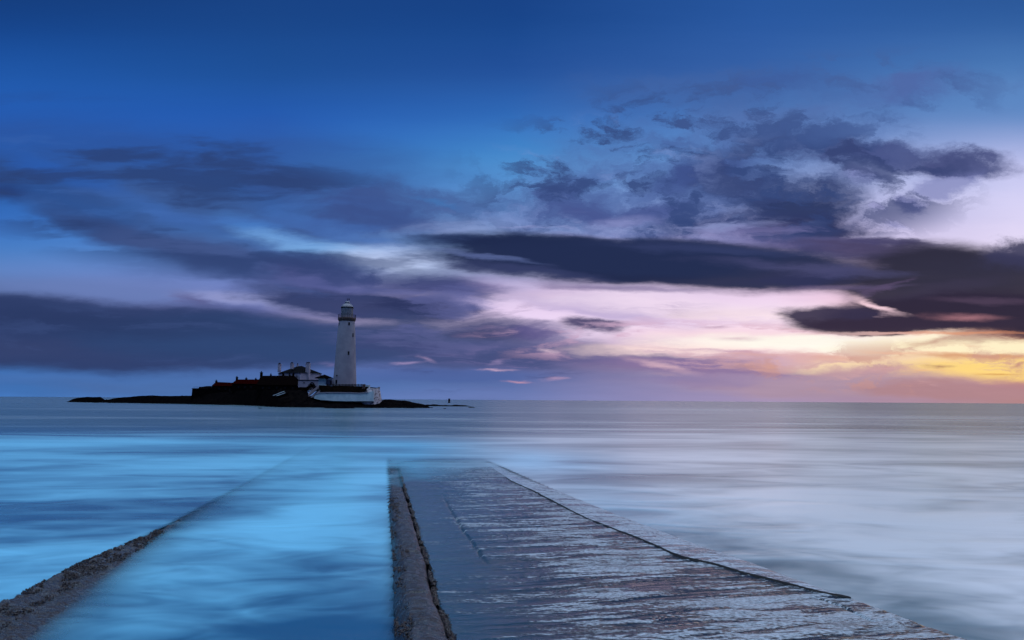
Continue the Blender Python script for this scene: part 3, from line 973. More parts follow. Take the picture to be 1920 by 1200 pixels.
chimney(521.5, 4.2, 683.4, 698, HY + 16, roof, pots=2)
chimney(545, 4.6, 682.4, 692, HY + 6, roof, pots=2)
chimney(555.5, 2.4, 684.2, 688, HY + 18, roof, pots=1, dep=.5)
chimney(575.2, 7.2, 682.2, 714, HY + 4.2, roof, pots=3, dep=0.8)
for px, py, w, h in ((553, 706, 3.2, 5.2), (538, 703.6, 2.6, 3.2), (521, 703.6, 2.6, 3.2)):
    fr = (561 - px) / (561 - 506.5)
    p = cor + lw * fr; nrm = Vector((lw.y, -lw.x, 0)).normalized()
    if nrm.y > 0: nrm = -nrm
    dr = lw.normalized()
    W_, H_ = w * sc_ / 2, h * sc_ / 2; z = Z_(px, py, HY + lw.y * fr)
    def q(s, zz, dd): v_ = p + dr * s + nrm * dd; return (v_.x, v_.y, zz)
    vs = [q(-W_, z - H_, .04), q(W_, z - H_, .04), q(W_, z + H_, .04), q(-W_, z + H_, .04), q(-W_, z - H_, -.2), q(W_, z - H_, -.2), q(W_, z + H_, -.2), q(-W_, z + H_, -.2)]
    o = MB().add(vs, [(0, 1, 2, 3), (7, 6, 5, 4), (0, 4, 5, 1), (1, 5, 6, 2), (2, 6, 7, 3), (3, 7, 4, 0)]).build('window', M_glass, kh)
    mm = MB()
    for s in (-W_, 0, W_): mm.bar(q(s, z - H_, .06), q(s, z + H_, .06), 0.07)
    for zz in (z - H_, z, z + H_): mm.bar(q(-W_, zz, .06), q(W_, zz, .06), 0.07)
    mm.build('frame', M_wall, o)

# low white annexe in front of it
AY = 288.0
ax = empty('annexe', (X_(580, AY), AY, Z_(580, 724, AY)), 'low white flat-topped annexe between the white house and the porch', 'annexe')
MB().box(X_(558, AY), X_(600, AY), AY, AY + 3, Z_(580, 726, AY), Z_(580, 713.4, AY)).build('wall', M_wall, ax)
MB().box(X_(557.6, AY), X_(600.4, AY), AY - .2, AY + 3.2, Z_(580, 713.4, AY) + .003, Z_(580, 712.2, AY)).build('coping', M_slate, ax)
MB().box(X_(567.4, AY), X_(571.0, AY), AY - .06, AY + .3, Z_(569, 718.6, AY), Z_(569, 717.0, AY)).build('window', M_glass, ax)

# porch / watch hut with pyramid roof
PY_ = 270.0
hb = empty('watch_hut', (X_(609, PY_), PY_, Z_(609, 722, PY_)), 'small white hut with dark pyramid roof at the foot of the tower', 'hut')
MB().box(X_(598, PY_), X_(611.5, PY_), PY_ - 1.6, PY_ + 2.2, Z_(605, 724, PY_), Z_(605, 709, PY_)).build('wall', M_sea, hb)
MB().box(X_(611.5, PY_) + .003, X_(625.5, PY_), PY_ + .2, PY_ + 2.2, Z_(605, 723, PY_), Z_(605, 710.4, PY_)).build('side_wing', M_wall, hb)
zz0, zz1 = Z_(606, 708.8, PY_), Z_(606, 702.0, PY_)
x0, x1, xm = X_(591.6, PY_), X_(621.4, PY_), X_(606.6, PY_)
rf = MB().add([(x0, PY_ - 2.6, zz0), (x1, PY_ - 2.6, zz0), (x1, PY_ + 3.0, zz0), (x0, PY_ + 3.0, zz0), (xm, PY_ + .2, zz1),
          (x0, PY_ - 2.6, zz0 - .18), (x1, PY_ - 2.6, zz0 - .18), (x1, PY_ + 3.0, zz0 - .18), (x0, PY_ + 3.0, zz0 - .18)],
         [(0, 1, 4), (1, 2, 4), (2, 3, 4), (3, 0, 4), (0, 5, 6, 1), (1, 6, 7, 2), (2, 7, 8, 3), (3, 8, 5, 0), (5, 8, 7, 6)]).build('roof', M_brown, hb)
MB().box(X_(618.4, PY_), X_(620.6, PY_), PY_ + .12, PY_ + .5, Z_(620, 721.0, PY_), Z_(620, 714.4, PY_)).build('door', M_black, hb)

# ---------------------------------------------------------------- row of dark stone houses
def stone_house(label, px0, px1, ridge0, ridge1, eave, base, Y, dep, roofmat, chims, wins, slopeL=0.0, slopeR=0.0, door=None):
    e = empty('stone_house', (X_((px0 + px1) / 2, Y), Y, Z_(px0, base, Y)), label, 'house', 'dark stone houses in a stepped row')
    xa, xb = X_(px0, Y), X_(px1, Y)
    za, ze_ = Z_(px0, base, Y), Z_((px0 + px1) / 2, eave, Y)
    za = min(za, 1.0)
    MB().box(xa, xb, Y, Y + dep, za, ze_).build('wall', M_stone, e)
    zl, zr2 = Z_(px0, ridge0, Y + dep / 2), Z_(px1, ridge1, Y + dep / 2)
    sl, sr = slopeL * Y / FOC, slopeR * Y / FOC
    ym = Y + dep / 2
    vs = [(xa - .2, Y - .3, ze_), (xb + .2, Y - .3, ze_), (xb + .2, Y + dep + .3, ze_), (xa - .2, Y + dep + .3, ze_), (X_(px0 + slopeL, ym), ym, zl), (X_(px1 - slopeR, ym), ym, zr2)]
    rf_ = MB().add(vs, [(0, 1, 5, 4), (2, 3, 4, 5), (1, 2, 5), (3, 0, 4), (3, 2, 1, 0)]).build('roof', roofmat, e)
    for (px, w, y0, y1) in chims:
        chimney(px, w, y0, y1 + 6, ym, rf_, mat=M_stone, pots=1, dep=.5)
    for (px, py, w, h) in wins:
        x, z = X_(px, Y), Z_(px, py, Y)
        ww, hh = w * Y / FOC / 2, h * Y / FOC / 2
        o = MB().box(x - ww, x + ww, Y - .05, Y + .2, z - hh, z + hh).build('window', M_glass, e)
        MB().box(x - ww * 1.15, x + ww * 1.15, Y - .16, Y + .1, z - hh - .15, z - hh - .003).build('sill', M_rock, o)
    if door:
        px, py0, py1, w = door
        x = X_(px, Y); ww = w * Y / FOC / 2
        MB().box(x - ww, x + ww, Y - .06, Y + .2, Z_(px, py1, Y), Z_(px, py0, Y)).build('door', M_black, e)
    return e


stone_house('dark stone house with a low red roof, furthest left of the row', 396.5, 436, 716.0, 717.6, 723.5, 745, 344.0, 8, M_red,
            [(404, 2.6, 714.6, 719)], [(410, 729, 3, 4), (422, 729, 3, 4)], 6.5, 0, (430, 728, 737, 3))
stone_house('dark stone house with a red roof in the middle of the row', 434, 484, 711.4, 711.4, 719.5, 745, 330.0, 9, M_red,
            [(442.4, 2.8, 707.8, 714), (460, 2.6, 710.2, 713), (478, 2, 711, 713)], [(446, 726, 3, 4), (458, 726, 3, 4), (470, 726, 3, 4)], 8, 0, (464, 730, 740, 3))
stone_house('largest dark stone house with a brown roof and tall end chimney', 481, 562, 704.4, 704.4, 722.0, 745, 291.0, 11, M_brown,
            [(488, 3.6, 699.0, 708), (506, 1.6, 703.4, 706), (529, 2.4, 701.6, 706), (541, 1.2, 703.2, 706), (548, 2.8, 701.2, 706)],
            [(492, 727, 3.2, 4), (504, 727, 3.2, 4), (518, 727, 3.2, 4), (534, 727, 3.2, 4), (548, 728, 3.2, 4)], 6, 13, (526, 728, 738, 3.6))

BY = 352.0
bl = empty('stone_block', (X_(367, BY), BY, Z_(367, 742, BY)), 'square dark stone block with a thin rail on top, left of the houses', 'outbuilding')
MB().box(X_(358.6, BY), X_(377, BY), BY, BY + 6, Z_(367, 744, BY) - 2, Z_(367, 728.6, BY), .15, .15).build('wall', M_stone, bl)
MB().box(X_(358.2, BY), X_(377, BY), BY - .2, BY + 6.2, Z_(367, 728.6, BY) + .003, Z_(367, 728.0, BY)).build('coping', M_rock, bl)
rr_ = MB()
for i in range(6):
    x = X_(361 + i * 2.6, BY)
    rr_.bar((x, BY + .3, Z_(367, 728.2, BY)), (x, BY + .3, Z_(367, 725.2, BY)), .06)
rr_.bar((X_(361, BY), BY + .3, Z_(367, 725.3, BY)), (X_(374, BY), BY + .3, Z_(367, 725.3, BY)), .06)
rr_.build('railing', M_black, bl)
BY = 349.0
ob = empty('outbuilding', (X_(387, BY), BY, Z_(387, 742, BY)), 'low dark outbuilding with an uneven roof beside the square block', 'outbuilding')
MB().box(X_(375, BY), X_(399, BY), BY, BY + 6, Z_(387, 744, BY) - 2, Z_(387, 728.2, BY)).build('wall', M_stone, ob)
x = [X_(p, BY) for p in (370.5, 374.5, 383, 390, 393, 399)]
zt = [Z_(385, p, BY) for p in (725.2, 725.2, 723.8, 723.6, 727, 728.2)]
zl = Z_(385, 729, BY)
vs = []
for xx, zz in zip(x, zt): vs += [(xx, BY - .2, zl), (xx, BY + 6.2, zl), (xx, BY + 1.5, zz), (xx, BY + 4.5, zz)]
fs = []
for i in range(5):
    a, b = i * 4, i * 4 + 4
    fs += [(a, b, b + 2, a + 2), (a + 2, b + 2, b + 3, a + 3), (a + 3, b + 3, b + 1, a + 1)]
fs += [(0, 2, 3, 1), (21, 23, 22, 20)]
MB().add(vs, fs).build('roof', M_stone, ob)

# ---------------------------------------------------------------- bank, sea wall, bastion, steps, fence
SY = 254.0
# platform of rough grass the tower stands on
bp = [(598, 722, 262), (603, 722.5, 260), (612, 723.5, 258.5), (630, 724, 257.5), (655, 724, 257), (678, 724.3, 256.6), (686, 725, 256.6)]
vs = []
for i, (px, py, Y) in enumerate(bp):
    pt = at(px, py, Y); pb = at(px, [741, 738, 738, 737.5, 737.5, 737.8, 731][i], Y - 3.0)
    vs += [tuple(pb), tuple(pt), (pt.x, 282.0, pt.z), (pt.x, 282.0, 0.0)]
n = len(bp)
fs = []
for i in range(n - 1):
    a, b = i * 4, i * 4 + 4
    fs += [(a, b, b + 1, a + 1), (a + 1, b + 1, b + 2, a + 2), (a + 2, b + 2, b + 3, a + 3)]
fs += [(0, 1, 2, 3), (b + 3, b + 2, b + 1, b)]
bank = MB().add(vs, fs).build('grass_bank', M_bank)
tag(bank, kind='structure')

sw = [(583, 744.2, 744.6, 259.0), (590, 740.0, 747.4, 257.5), (600, 736.8, 749.6, 256), (625, 736.6, 751.6, 254.2), (650, 736.8, 752.2, 253.4), (675, 737.6, 752.2, 253.0), (690, 736.0, 752.2, 253.0), (700, 733.0, 752.2, 253.2)]
vs = []
for px, pt_, pb_, Y in sw:
    a = at(px, pt_, Y + .5); b = at(px, pb_, Y)
    vs += [tuple(b), tuple(a), (a.x, Y + 2.6, a.z), (b.x, Y + 2.6, b.z - .5)]
fs = []
for i in range(len(sw) - 1):
    a, b = i * 4, i * 4 + 4
    fs += [(a, b, b + 1, a + 1), (a + 1, b + 1, b + 2, a + 2), (a + 2, b + 2, b + 3, a + 3), (a + 3, b + 3, b, a)]
fs += [(0, 1, 2, 3), (b + 3, b + 2, b + 1, b)]
swl = empty('sea_wall', at(640, 752, 254), 'smooth pale blue-white sea wall curving below the lighthouse bank', 'wall')
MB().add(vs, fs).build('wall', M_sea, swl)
cp = MB()
for (pa, ta, _, Ya), (pb, tb, _, Yb) in list(zip(sw, sw[1:]))[:-1]:
    p, q_ = at(pa, ta, Ya + .4), at(pb, tb, Yb + .4)
    cp.bar(p + Vector((0, 0, .12)), q_ + Vector((0, 0, .12)), 0.34)
cp.build('coping', M_white, swl)

# rubble bastion: battered drum
bc = at(697, 752, 258.5)
px1m = 256 / FOC
nA, nZ = 90, 26
AA, ZZ = np.meshgrid(np.linspace(0, 2 * math.pi, nA, endpoint=False), np.linspace(0, 1, nZ))
zb_, zt_ = bc.z - 1.2, at(697, 727.8, 254).z
rad = (19.6 - 4.6 * ZZ - 1.2 * ZZ ** 2) * px1m
rad = rad * (1 + 0.025 * (fbm(AA * 9, ZZ * 9, 3, 3) - .5) * 2)
XB = bc.x + rad * np.cos(AA) * 1.0; YB = bc.y + rad * np.sin(AA) * 1.2
topz = zb_ + (zt_ - zb_) * ZZ
# the wall head slopes down towards the left
topz = np.where(XB < bc.x - 1.0, np.minimum(topz, zt_ + (XB - bc.x + 1.0) * 0.75), topz)
XB = np.concatenate([XB, XB[-1:] * 0 + bc.x]); YB = np.concatenate([YB, YB[-1:] * 0 + bc.y]); topz = np.concatenate([topz, topz[-1:].copy()])
bas = empty('bastion', bc, 'rounded rough limewashed stone bastion at the right end of the sea wall', 'bastion')
o = grid_mesh('wall', np.stack([XB, YB, topz], -1), M_rub, smooth=False, wrap=True)
o.parent = bas; o.matrix_parent_inverse = Matrix.Translation(-bas.location)
pb2 = at(689.5, 724, 262)
MB().box(X_(685, 262), X_(692.5, 262), 261, 263, Z_(689, 731, 262), Z_(689, 721.8, 262)).build('parapet', M_sea, bas)
MB().box(X_(708, 258), X_(711.5, 258), 257.5, 258.6, Z_(709, 729, 258), Z_(709, 725.6, 258)).build('post', M_lead, bas)

# steps with white parapets
st = empty('steps', at(590, 744, 260), 'steps between two white parapets climbing to the hut', 'steps')
def para(pts, Y0, Y1, th, name):
    vs = []
    m_ = len(pts)
    for i, (px, pt_, pb_) in enumerate(pts):
        Y = Y0 + (Y1 - Y0) * i / (m_ - 1)
        a, b = at(px, pt_, Y), at(px, pb_, Y)
        vs += [tuple(b), tuple(a), (a.x + th * .3, Y + th, a.z), (b.x + th * .3, Y + th, b.z)]
    fs = []
    for i in range(m_ - 1):
        a, b = i * 4, i * 4 + 4
        fs += [(a, b, b + 1, a + 1), (a + 1, b + 1, b + 2, a + 2), (a + 2, b + 2, b + 3, a + 3), (a + 3, b + 3, b, a)]
    fs += [(0, 1, 2, 3), (b + 3, b + 2, b + 1, b)]
    return MB().add(vs, fs).build(name, M_white, st)
para([(578, 739, 743.6), (580, 734.8, 742.0), (590, 728.0, 733.6), (598, 722.6, 727)], 258.2, 264, .5, 'parapet')
para([(583, 744.4, 745.6), (592, 737.6, 741.6), (604, 728.4, 734.2), (612, 721.6, 726.6)], 256.4, 262, .5, 'parapet')
ss = MB()
for i in range(14):
    f0 = i / 14
    p = at(581 + 22 * f0, 743.6 - 18 * f0, 258 + 6 * f0)
    ss.box(p.x, p.x + 1.6, p.y, p.y + .6, p.z - .9, p.z)
ss.build('tread', M_stone, st)
MB().box(X_(598, 265), X_(611, 265), 264.4, 265.4, Z_(604, 728, 265), Z_(604, 721, 265)).build('landing_wall', M_sea, st)

# picket fence on the bank
fe = empty('fence', at(650, 724, 257), 'dark post and rail fence along the top of the grass bank', 'fence')
fp = [(613, 258.6), (640, 257.8), (666, 257.2), (684, 257.0)]
def fpt(px, py): return at(px, py, float(np.interp(px, [p[0] for p in fp], [p[1] for p in fp])))
for i in range(37):
    px = 613 + i * (684 - 613) / 36
    big = i % 3 == 0
    MB().bar(fpt(px, 725.4), fpt(px, 720.0 if big else 720.8), 0.24 if big else 0.12).build('post' if big else 'picket', M_black, fe)
for py in (720.8, 723.0):
    r_ = MB()
    for i in range(18):
        r_.bar(fpt(613 + i * 71 / 18, py), fpt(613 + (i + 1) * 71 / 18, py), 0.17)
    r_.build('rail', M_black, fe)
gp = MB().box(X_(679, 256), X_(684.6, 256), 255.6, 256.2, Z_(680, 729, 256), Z_(680, 720.6, 256)).build('gate', M_gal, fe)

# shrub mound between the houses and the steps
rng = random.Random(3)
vs, fs = [], []
shc = at(583, 727, 270)
for i in range(2600):
    u, v_ = rng.uniform(-1, 1), rng.uniform(-1, 1)
    if u * u + v_ * v_ > 1: continue
    h_ = math.sqrt(1 - u * u - v_ * v_) * rng.uniform(.55, 1.0)
    hh = (0.85 + 0.25 * math.sin(u * 5 + 1))
    p = Vector((shc.x + u * 3.4, 270 + v_ * 2.5, Z_(583, 735, 270) + h_ * 3.6 * hh))
    for _ in range(2):
        s = .16
        b0 = len(vs)
        for q_ in range(3): vs.append((p.x + rng.uniform(-s, s) * 1.6, p.y + rng.uniform(-s, s), p.z + rng.uniform(-s, s)))
        fs.append((b0, b0 + 1, b0 + 2))
sh = empty('shrub', (shc.x, 270, Z_(583, 735, 270)), 'dark rounded shrub between the largest stone house and the steps', 'shrub')
MB().add(vs, fs).build('foliage', M_bank, sh)
stm = MB()
for q_ in range(5): stm.bar((shc.x + q_ * .2 - .4, 270, Z_(583, 737, 270)), (shc.x + (q_ - 2) * 1.0, 270, Z_(583, 729, 270)), .15)
stm.build('stem', M_stone, sh)

# pale boat ramp on the dark slope
rp = empty('ramp', at(524, 743, 256), 'narrow pale-edged ramp slanting down the black slope below the houses', 'ramp')
def strip(p0, p1, Y0, Y1, w, th, mat, name):
    a, b = at(*p0, Y0), at(*p1, Y1)
    vs = [a, a + Vector((w, .2, 0)), b + Vector((w, .2, 0)), b]
    vs = [tuple(v_) for v_ in vs] + [tuple(v_ - Vector((0, 0, th))) for v_ in vs]
    return MB().add(vs, [(0, 1, 2, 3), (7, 6, 5, 4), (0, 4, 5, 1), (1, 5, 6, 2), (2, 6, 7, 3), (3, 7, 4, 0)]).build(name, mat, rp)
strip((514, 742.4), (531, 735.6), 251, 256, 1.9, .9, M_stone, 'slope')
MB().bar(at(512, 741.8, 250.8), at(533, 733.6, 255.8), .16).build('rail', M_sea, rp)
MB().bar(at(519, 742.0, 250.4), at(535, 736.8, 255.4), .18).build('rail', M_sea, rp)

# square marker far out on the right
MY = 660.0
mk = empty('sea_marker', at(842.5, 754.6, MY), 'small square black marker standing in the sea right of the island', 'sea marker')
k_ = MY / FOC
mx, mz0, mz1 = X_(842.3, MY), Z_(842, 754.8, MY), Z_(842, 748.0, MY)
MB().box(mx - 1.7 * k_, mx + 1.7 * k_, MY - 1, MY + 1, mz0 - .6, mz1, .05, .05).build('pillar', M_black, mk)
MB().box(mx - 2.0 * k_, mx + 2.0 * k_, MY - 1.2, MY + 1.2, mz1 + .003, mz1 + .35).build('cap', M_black, mk)
MB().box(mx - 2.1 * k_, mx + 2.1 * k_, MY - 1.3, MY + 1.3, mz0 - .7, mz0 + .25).build('plinth', M_black, mk)

# ---------------------------------------------------------------- causeway in the foreground
def concrete(name, dark, light, rough_lo, rough_hi, bump, ridged, bias=0.0):
    m, t, bs = new_mat(name)
    pos = t.new('ShaderNodeNewGeometry').outputs['Position']
    rot = math.radians(18)
    grain = t.noise(pos, 30.0, 5.0, 0.7)
    wob_ = t.vmath('MULTIPLY_ADD', t.noise(pos, 0.9, 3.0, 0.6, out=1), (0.0, 0.35, 0.0), pos)
    band = t.noise(t.mapping(wob_, (0, 0, 0), (0, 0, -rot), (0.5, 2.6, 1.0)), 1.0, 4.0, 0.6)
    across = t.noise(t.mapping(wob_, (0, 0, 0), (0, 0, -rot), (1.7, 11.0, 2.0)), 1.0, 5.0, 0.62)
    fine = t.noise(t.mapping(pos, (3, 0, 0), (0, 0, -rot), (15.0, 34.0, 10.0)), 1.0, 5.0, 0.65)
    blot = t.noise(t.mapping(pos, (7, 3, 0), (0, 0, -rot), (0.45, 0.9, 1.0)), 1.0, 4.0, 0.6)
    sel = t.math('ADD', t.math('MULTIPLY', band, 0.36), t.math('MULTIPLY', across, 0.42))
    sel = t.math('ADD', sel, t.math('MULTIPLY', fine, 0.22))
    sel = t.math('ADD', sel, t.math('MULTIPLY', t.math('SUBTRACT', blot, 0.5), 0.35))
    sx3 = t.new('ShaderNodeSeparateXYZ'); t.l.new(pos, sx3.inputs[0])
    sel = t.math('ADD', sel, t.smooth(sx3.outputs[0], -2.5, 3.5, -0.03 + bias, 0.045 + bias, 'LINEAR'))  # painted highlights increase towards the right
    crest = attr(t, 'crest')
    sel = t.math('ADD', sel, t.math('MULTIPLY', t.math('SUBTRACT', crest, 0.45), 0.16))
    sheen_streak = t.smooth(sel, 0.50, 0.56)  # wet highlights painted into the colour as pale streaks along the crests
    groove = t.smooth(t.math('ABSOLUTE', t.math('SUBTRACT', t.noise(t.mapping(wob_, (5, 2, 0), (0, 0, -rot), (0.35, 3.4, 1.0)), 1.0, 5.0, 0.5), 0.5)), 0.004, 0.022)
    sheen_streak = t.math('MULTIPLY', sheen_streak, groove)
    film_sheen = t.smooth(sx3.outputs[0], -1.9, 1.6, 1.0, 0.0)  # left side painted paler: sheen of the water film put into the colour
    dark = t.mix(film_sheen, dark, tuple(min(1.0, v * 5.0) for v in dark[:3]) + (1,))
    c = t.mix(t.math('MULTIPLY', sheen_streak, t.smooth(fine, 0.30, 0.62)), dark, light)
    c = t.mix(t.smooth(t.math('MULTIPLY', grain, blot), 0.30, 0.38, 0.0, 0.5), c, (0.010, 0.010, 0.013, 1))
    t.l.new(c, bs.inputs['Base Color'])
    t.l.new(t.math('MULTIPLY_ADD', sheen_streak, rough_hi - rough_lo, rough_lo), bs.inputs['Roughness'])
    bs.inputs['IOR'].default_value = 1.42
    h = t.math('ADD', t.math('MULTIPLY', across, ridged), t.math('MULTIPLY', t.math('MULTIPLY', fine, sheen_streak), 0.9))
    h = t.math('ADD', h, t.math('MULTIPLY', t.math('MULTIPLY', grain, sheen_streak), 0.5))
    h = t.math('ADD', h, t.math('MULTIPLY', t.math('MULTIPLY', crest, 0.9), 1.0))
    h = t.math('ADD', h, t.math('MULTIPLY', groove, 0.5))
    b = t.new('ShaderNodeBump'); b.inputs['Strength'].default_value = bump; b.inputs['Distance'].default_value = 0.02
    t.l.new(h, b.inputs['Height']); t.l.new(b.outputs[0], bs.inputs['Normal'])
    return m


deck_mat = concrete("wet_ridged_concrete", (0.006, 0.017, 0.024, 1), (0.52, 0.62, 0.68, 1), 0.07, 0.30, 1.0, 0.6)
slab_mat = concrete("wet_edge_concrete", (0.10, 0.13, 0.16, 1), (0.54, 0.62, 0.68, 1), 0.16, 0.42, 0.8, 0.5, 0.05)  # the slab's bright sheen is put into its paler base colours

Ys = [5.6]
while Ys[-1] < 44: Ys.append(Ys[-1] + 0.0042 * Ys[-1] ** 0.95)
Ys = np.array(Ys)


def crk(Y):
    base = L_CRK(Y) + wob(Y, 1.1, 0.05, 4) + wob(Y, 5.0, 0.012, 5)
    base = np.where(Y > L_CRK.hi, L_CRK(L_CRK.hi) + (Y - L_CRK.hi) * (-0.16), base)
    return np.minimum(base, L_RGT(Y))


def rgt(Y):
    return L_RGT(Y) + wob(Y, 1.7, 0.035, 8)


def ridge(X, Y, amp=1.0, crest=False):
    s = Y - 0.33 * X + 0.10 * (fbm(X * 0.5, Y * 0.35, 3, 11) - 0.5) * 2 + 0.02 * np.sin(X * 2.1)
    a = fbm(s * 2.3, X * 0.22, 2, 21) ; b = fbm(s * 6.0, X * 0.5, 3, 31)
    r = 1 - np.abs(2 * a - 1); r2 = 1 - np.abs(2 * b - 1)
    lo = fbm(X * 0.6, Y * 0.45, 3, 41)
    if crest:
        e = 1 - np.abs(2 * fbm(s * 4.3 + 5, X * 0.35, 3, 51) - 1)
        return 0.55 * smoothstep(0.72, 0.97, r) + 0.5 * smoothstep(0.80, 0.97, r2) + 0.5 * smoothstep(0.80, 0.98, e)
    return amp * (0.026 * (r - 0.6) * smoothstep(0.25, 0.6, lo) + 0.016 * (r2 - 0.6) + 0.02 * (lo - 0.5))


# deck: from the gutter to the crack
U = np.linspace(0, 1, 210)
gapw = 0.038 * smoothstep(30, 22, Ys) * smoothstep(L_CRK.lo - 0.3, L_CRK.lo + 0.8, Ys) + 0.0
x0 = L_GUT(Ys) + 0.05 + wob(Ys, 2.0, 0.05, 2) + wob(Ys, 9.0, 0.02, 3)
x1 = crk(Ys) - gapw * (0.6 + 0.8 * vnoise(Ys * 1.7, Ys * 0, 9))
x1 = np.where(Ys < L_CRK.lo, rgt(Ys), x1)
X = x0[:, None] + (x1 - x0)[:, None] * U[None, :]
Y = np.repeat(Ys[:, None], len(U), 1)
cal = smoothstep(0.02, 0.34, U)[None, :] * 0.85 + 0.15       # the strip by the kerb is smooth
fade = smoothstep(40, 24, Ys)[:, None]
Z = deck_z(X, Y) + ridge(X, Y) * cal * (0.25 + 0.75 * fade)
# long crack inside the deck
cx_ = line([(828, 925), (850, 965), (872, 1000), (888, 1022)], DZ0, DSL)(Ys) + wob(Ys, 3.0, 0.05, 14)
crk_amt = smoothstep(0.06, 0.0, np.abs(X - cx_[:, None])) * (smoothstep(12.5, 13.6, Ys) * smoothstep(24, 20, Ys))[:, None]
Z -= 0.05 * crk_amt
c2 = line([(1532, 1122), (1580, 1138), (1632, 1164)], DZ0, DSL)
c2x = c2(Ys) + wob(Ys, 4.0, 0.03, 15)
Z -= 0.05 * smoothstep(0.045, 0.0, np.abs(X - c2x[:, None])) * (smoothstep(c2.lo - 0.1, c2.lo + 0.1, Ys) * smoothstep(c2.hi + 0.1, c2.hi - 0.1, Ys))[:, None]
P = np.stack([X, Y, Z], -1)
sideL = P[:, :1].copy(); sideL[..., 2] -= 0.35
sideR = P[:, -1:].copy(); sideR[..., 2] -= 0.16
sideR2 = P[:, -1:].copy(); sideR2[..., 0] += 0.12; sideR2[..., 2] = -0.8
near = Ys < L_CRK.lo
sideR[near] = P[near][:, -1:] - np.array([0.0, 0, 0.10]); 
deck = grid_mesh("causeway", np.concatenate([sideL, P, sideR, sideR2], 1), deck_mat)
tag(deck, kind='structure')
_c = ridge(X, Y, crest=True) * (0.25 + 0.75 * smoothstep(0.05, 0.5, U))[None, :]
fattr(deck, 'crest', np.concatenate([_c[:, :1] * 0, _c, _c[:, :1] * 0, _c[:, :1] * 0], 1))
gm, gt, gb = new_mat("dark_wet_joint")
gb.inputs['Base Color'].default_value = (0.008, 0.009, 0.010, 1); gb.inputs['Roughness'].default_value = 0.7
gt.l.new(gt.mix(gt.noise(gt.new('ShaderNodeNewGeometry').outputs['Position'], 20.0, 3), (0.004, 0.004, 0.006, 1), (0.014, 0.012, 0.012, 1)), gb.inputs['Base Color'])


def joint_faces(o, ncol, cols):
    o.data.materials.append(gm)
    idx = np.zeros(len(o.data.polygons), np.int32)
    k_ = np.arange(len(idx)) % (ncol - 1)
    for q_ in cols: idx[k_ == q_ % (ncol - 1)] = 1
    o.data.polygons.foreach_set('material_index', idx)


joint_faces(deck, len(U) + 3, [0, -2])

# raised strip along the right-hand edge, part of the causeway
k = Ys > L_CRK.lo - 0.1
Yk = Ys[k]
U2 = np.linspace(0, 1, 40)
xa, xb = crk(Yk), rgt(Yk)
xa = np.minimum(xa, xb - 0.01)
X = xa[:, None] + (xb - xa)[:, None] * U2[None, :]
Y = np.repeat(Yk[:, None], len(U2), 1)
raise_ = 0.028 * smoothstep(33, 24, Yk)[:, None]
Z = deck_z(X, Y) + raise_ + ridge(X * 1.3, Y * 0.9 + 9, 0.45) - 0.05 * U2[None, :] ** 3
P = np.stack([X, Y, Z], -1)
a = P[:, :1].copy(); a[..., 2] -= 0.22
b = P[:, -1:].copy(); b[..., 0] += 0.02; b[..., 2] -= 0.05
c_ = P[:, -1:].copy(); c_[..., 0] += 0.12; c_[..., 2] = -0.8
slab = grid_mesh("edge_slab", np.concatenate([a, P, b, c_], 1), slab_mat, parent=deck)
joint_faces(slab, len(U2) + 3, [0])
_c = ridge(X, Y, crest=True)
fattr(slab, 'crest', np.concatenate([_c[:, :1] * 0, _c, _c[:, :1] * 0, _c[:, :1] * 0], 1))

# ---------------------------------------------------------------- weedy kerbs
km, t, bs = new_mat("barnacled_stone")
pos = t.new('ShaderNodeNewGeometry').outputs['Position']
g1 = t.noise(pos, 16.0, 6.0, 0.7)
g2 = t.noise(t.mapping(pos, (0, 0, 0), (0, 0, math.radians(-12)), (7.0, 16.0, 9.0)), 1.0, 6.0, 0.7)
v = t.new('ShaderNodeTexVoronoi'); v.inputs['Scale'].default_value = 38.0; t.l.new(pos, v.inputs['Vector'])
c = t.mix(t.smooth(g1, 0.35, 0.65), (0.018, 0.024, 0.030, 1), (0.055, 0.068, 0.080, 1))
c = t.mix(t.smooth(g2, 0.46, 0.60), c, (0.016, 0.008, 0.006, 1))
c = t.mix(t.smooth(v.outputs['Distance'], 0.10, 0.04, 0.0, 0.55), c, (0.18, 0.18, 0.2, 1))
t.l.new(c, bs.inputs['Base Color'])
t.l.new(t.smooth(g2, 0.4, 0.65, 0.2, 0.55), bs.inputs['Roughness'])
b = t.new('ShaderNodeBump'); b.inputs['Strength'].default_value = 1.0; b.inputs['Distance'].default_value = 0.025
t.l.new(t.math('ADD', g2, t.math('MULTIPLY', v.outputs['Distance'], -0.5)), b.inputs['Height']); t.l.new(b.outputs[0], bs.inputs['Normal'])

Yk = np.arange(5.6, 46, 0.03) ** 1.0
prof = np.linspace(0, 1, 44)
xo, xi = L_OUT(Yk) + 0.02, L_GUT(Yk) - 0.02
wid = (xi - xo)[:, None]
ang = prof * math.pi
top = (deck_z(0, Yk) + 0.08 * smoothstep(27, 14, Yk) + 0.02 - 0.07 * smoothstep(21, 27, Yk))[:, None]
shape = np.clip(np.sin(ang), 0, 1)[None, :] ** 0.42
sx_ = (0.5 - 0.5 * np.sign(np.cos(ang)) * np.abs(np.cos(ang)) ** 0.8)[None, :]
X = xo[:, None] + wid * sx_
lo_ = np.where(prof < 0.5, -0.75, -0.0)[None, :]
basez = np.where(prof[None, :] < 0.5, -0.75, (deck_z(0, Yk) - 0.22)[:, None])
Z = basez + (top - basez) * shape
Y = np.repeat(Yk[:, None], len(prof), 1)
S_ = prof[None, :] * wid * 1.8
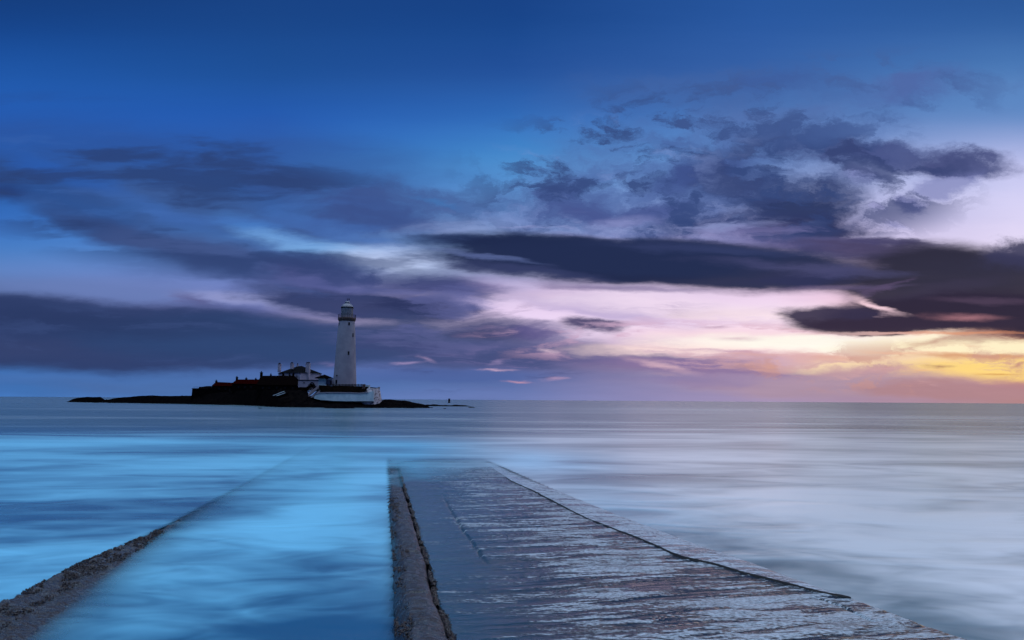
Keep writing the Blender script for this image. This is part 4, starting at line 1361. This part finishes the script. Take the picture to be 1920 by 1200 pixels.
rough = (fbm(Y * 5, S_ * 7, 5, 51) - 0.5) * 0.075 + (fbm(Y * 1.1, S_ * 1.5, 3, 61) - 0.5) * 0.10
joint = np.abs(((Yk + 0.35) / 3.1) % 1 - 0.5) * 3.1
jd = smoothstep(0.07, 0.0, joint)[:, None]
Z = Z + rough * shape - 0.06 * jd * shape * (0.4 + 0.6 * fbm(Y * 9, S_ * 9, 2, 3))
X = X + (fbm(Y * 3, Z * 6 + 9, 4, 71) - 0.5) * 0.07
kerb = grid_mesh("kerb", np.stack([X, Y, Z], -1), km)
tag(kerb, 'rounded barnacled stone kerb along the left edge of the wet causeway', 'kerb')

# the drowned kerb on the left
Yk = np.arange(5.0, 44, 0.04)
d = np.concatenate([-np.linspace(0.9, 0, 24) ** 1.2, np.linspace(0, 1.6, 44)[1:] ** 1.1])
cxx = SUBX(Yk)
X = cxx[:, None] + d[None, :]
Y = np.repeat(Yk[:, None], len(d), 1)
Z = sub_h(X, Y)
Z = np.maximum(Z, -1.2)
am = np.exp(-(d / 0.9) ** 2)[None, :]
Z = Z + am * ((fbm(X * 5, Y * 5, 5, 81) - 0.5) * 0.12 + (fbm(X * 1.3, Y * 1.1, 3, 91) - 0.5) * 0.07 + (fbm(X * 14, Y * 14, 3, 95) - 0.5) * 0.05)
sk = grid_mesh("kerb", np.stack([X, Y, Z], -1), km)
tag(sk, 'half drowned weedy kerb fading into the blue water at the left', 'kerb')

# ---------------------------------------------------------------- seaweed tufts
rng = random.Random(5)
vm, vt, vb = new_mat("wet_seaweed")
oi = vt.new('ShaderNodeNewGeometry').outputs['Position']
vt.l.new(vt.mix(vt.noise(oi, 9.0, 3), (0.006, 0.004, 0.005, 1), (0.030, 0.015, 0.013, 1)), vb.inputs['Base Color'])
vb.inputs['Roughness'].default_value = 0.42


def weed(name, spots):
    vs, fs = [], []
    for (x, y, z, s) in spots:
        for _ in range(5):
            a = rng.uniform(0, 6.283); L = s * rng.uniform(0.5, 1.3); w = L * 0.28
            ux, uy = math.cos(a), math.sin(a)
            b0 = len(vs)
            hz = L * rng.uniform(0.15, 0.7)
            vs += [(x - uy * w, y + ux * w, z - 0.01), (x + uy * w, y - ux * w, z - 0.01),
                   (x + ux * L * .6 + uy * w * .8, y + uy * L * .6 - ux * w * .8, z + hz), (x + ux * L * .6 - uy * w * .8, y + uy * L * .6 + ux * w * .8, z + hz),
                   (x + ux * L, y + uy * L, z + hz * 0.5)]
            fs += [(b0, b0 + 1, b0 + 2, b0 + 3), (b0 + 3, b0 + 2, b0 + 4)]
    me = bpy.data.meshes.new(name); me.from_pydata(vs, [], fs); me.materials.append(vm)
    o = bpy.data.objects.new(name, me); COL.objects.link(o)
    return tag(o, kind='stuff')


def tri():
    return rng.uniform(-1, 1) * rng.random()


spots = []
for i in range(5200):
    y = 5.8 + 26 * rng.random() ** 1.7
    if fbm(np.array(y * 1.6), np.array(0.3), 3, 7) < 0.40: continue
    x = float(L_GUT(y)) + 0.03 + 0.05 * tri() + float(wob(y, 2.0, 0.05, 2))
    spots.append((x, y, float(deck_z(0, y)) - 0.035 + 0.02 * rng.random(), 0.022 + 0.03 * rng.random()))
for i in range(2600):
    y = 5.8 + 16 * rng.random() ** 1.3
    fr = rng.random() ** 1.5
    if fbm(np.array(y * 3.0), np.array(fr * 3), 3, 9) < 0.5: continue
    x = float(L_OUT(y)) + 0.03 + fr * 0.5 * float(L_GUT(y) - L_OUT(y))
    zz = float(deck_z(0, y)) + 0.06 - 0.25 * max(0, 0.25 - fr) * 4 * 0.25
    spots.append((x, y, zz, 0.018 + 0.02 * rng.random()))
weed("seaweed", spots)
spots = []
for i in range(11000):
    y = 6 + 15 * rng.random() ** 1.2
    dd = -0.14 + 0.65 * rng.random() ** 1.8
    if fbm(np.array(y * 2.2), np.array(dd * 4), 3, 19) < 0.46: continue
    x = float(SUBX(y)) + dd
    spots.append((x, y, float(sub_h(x, y)) + 0.015, 0.014 + 0.018 * rng.random()))
weed("seaweed", spots)
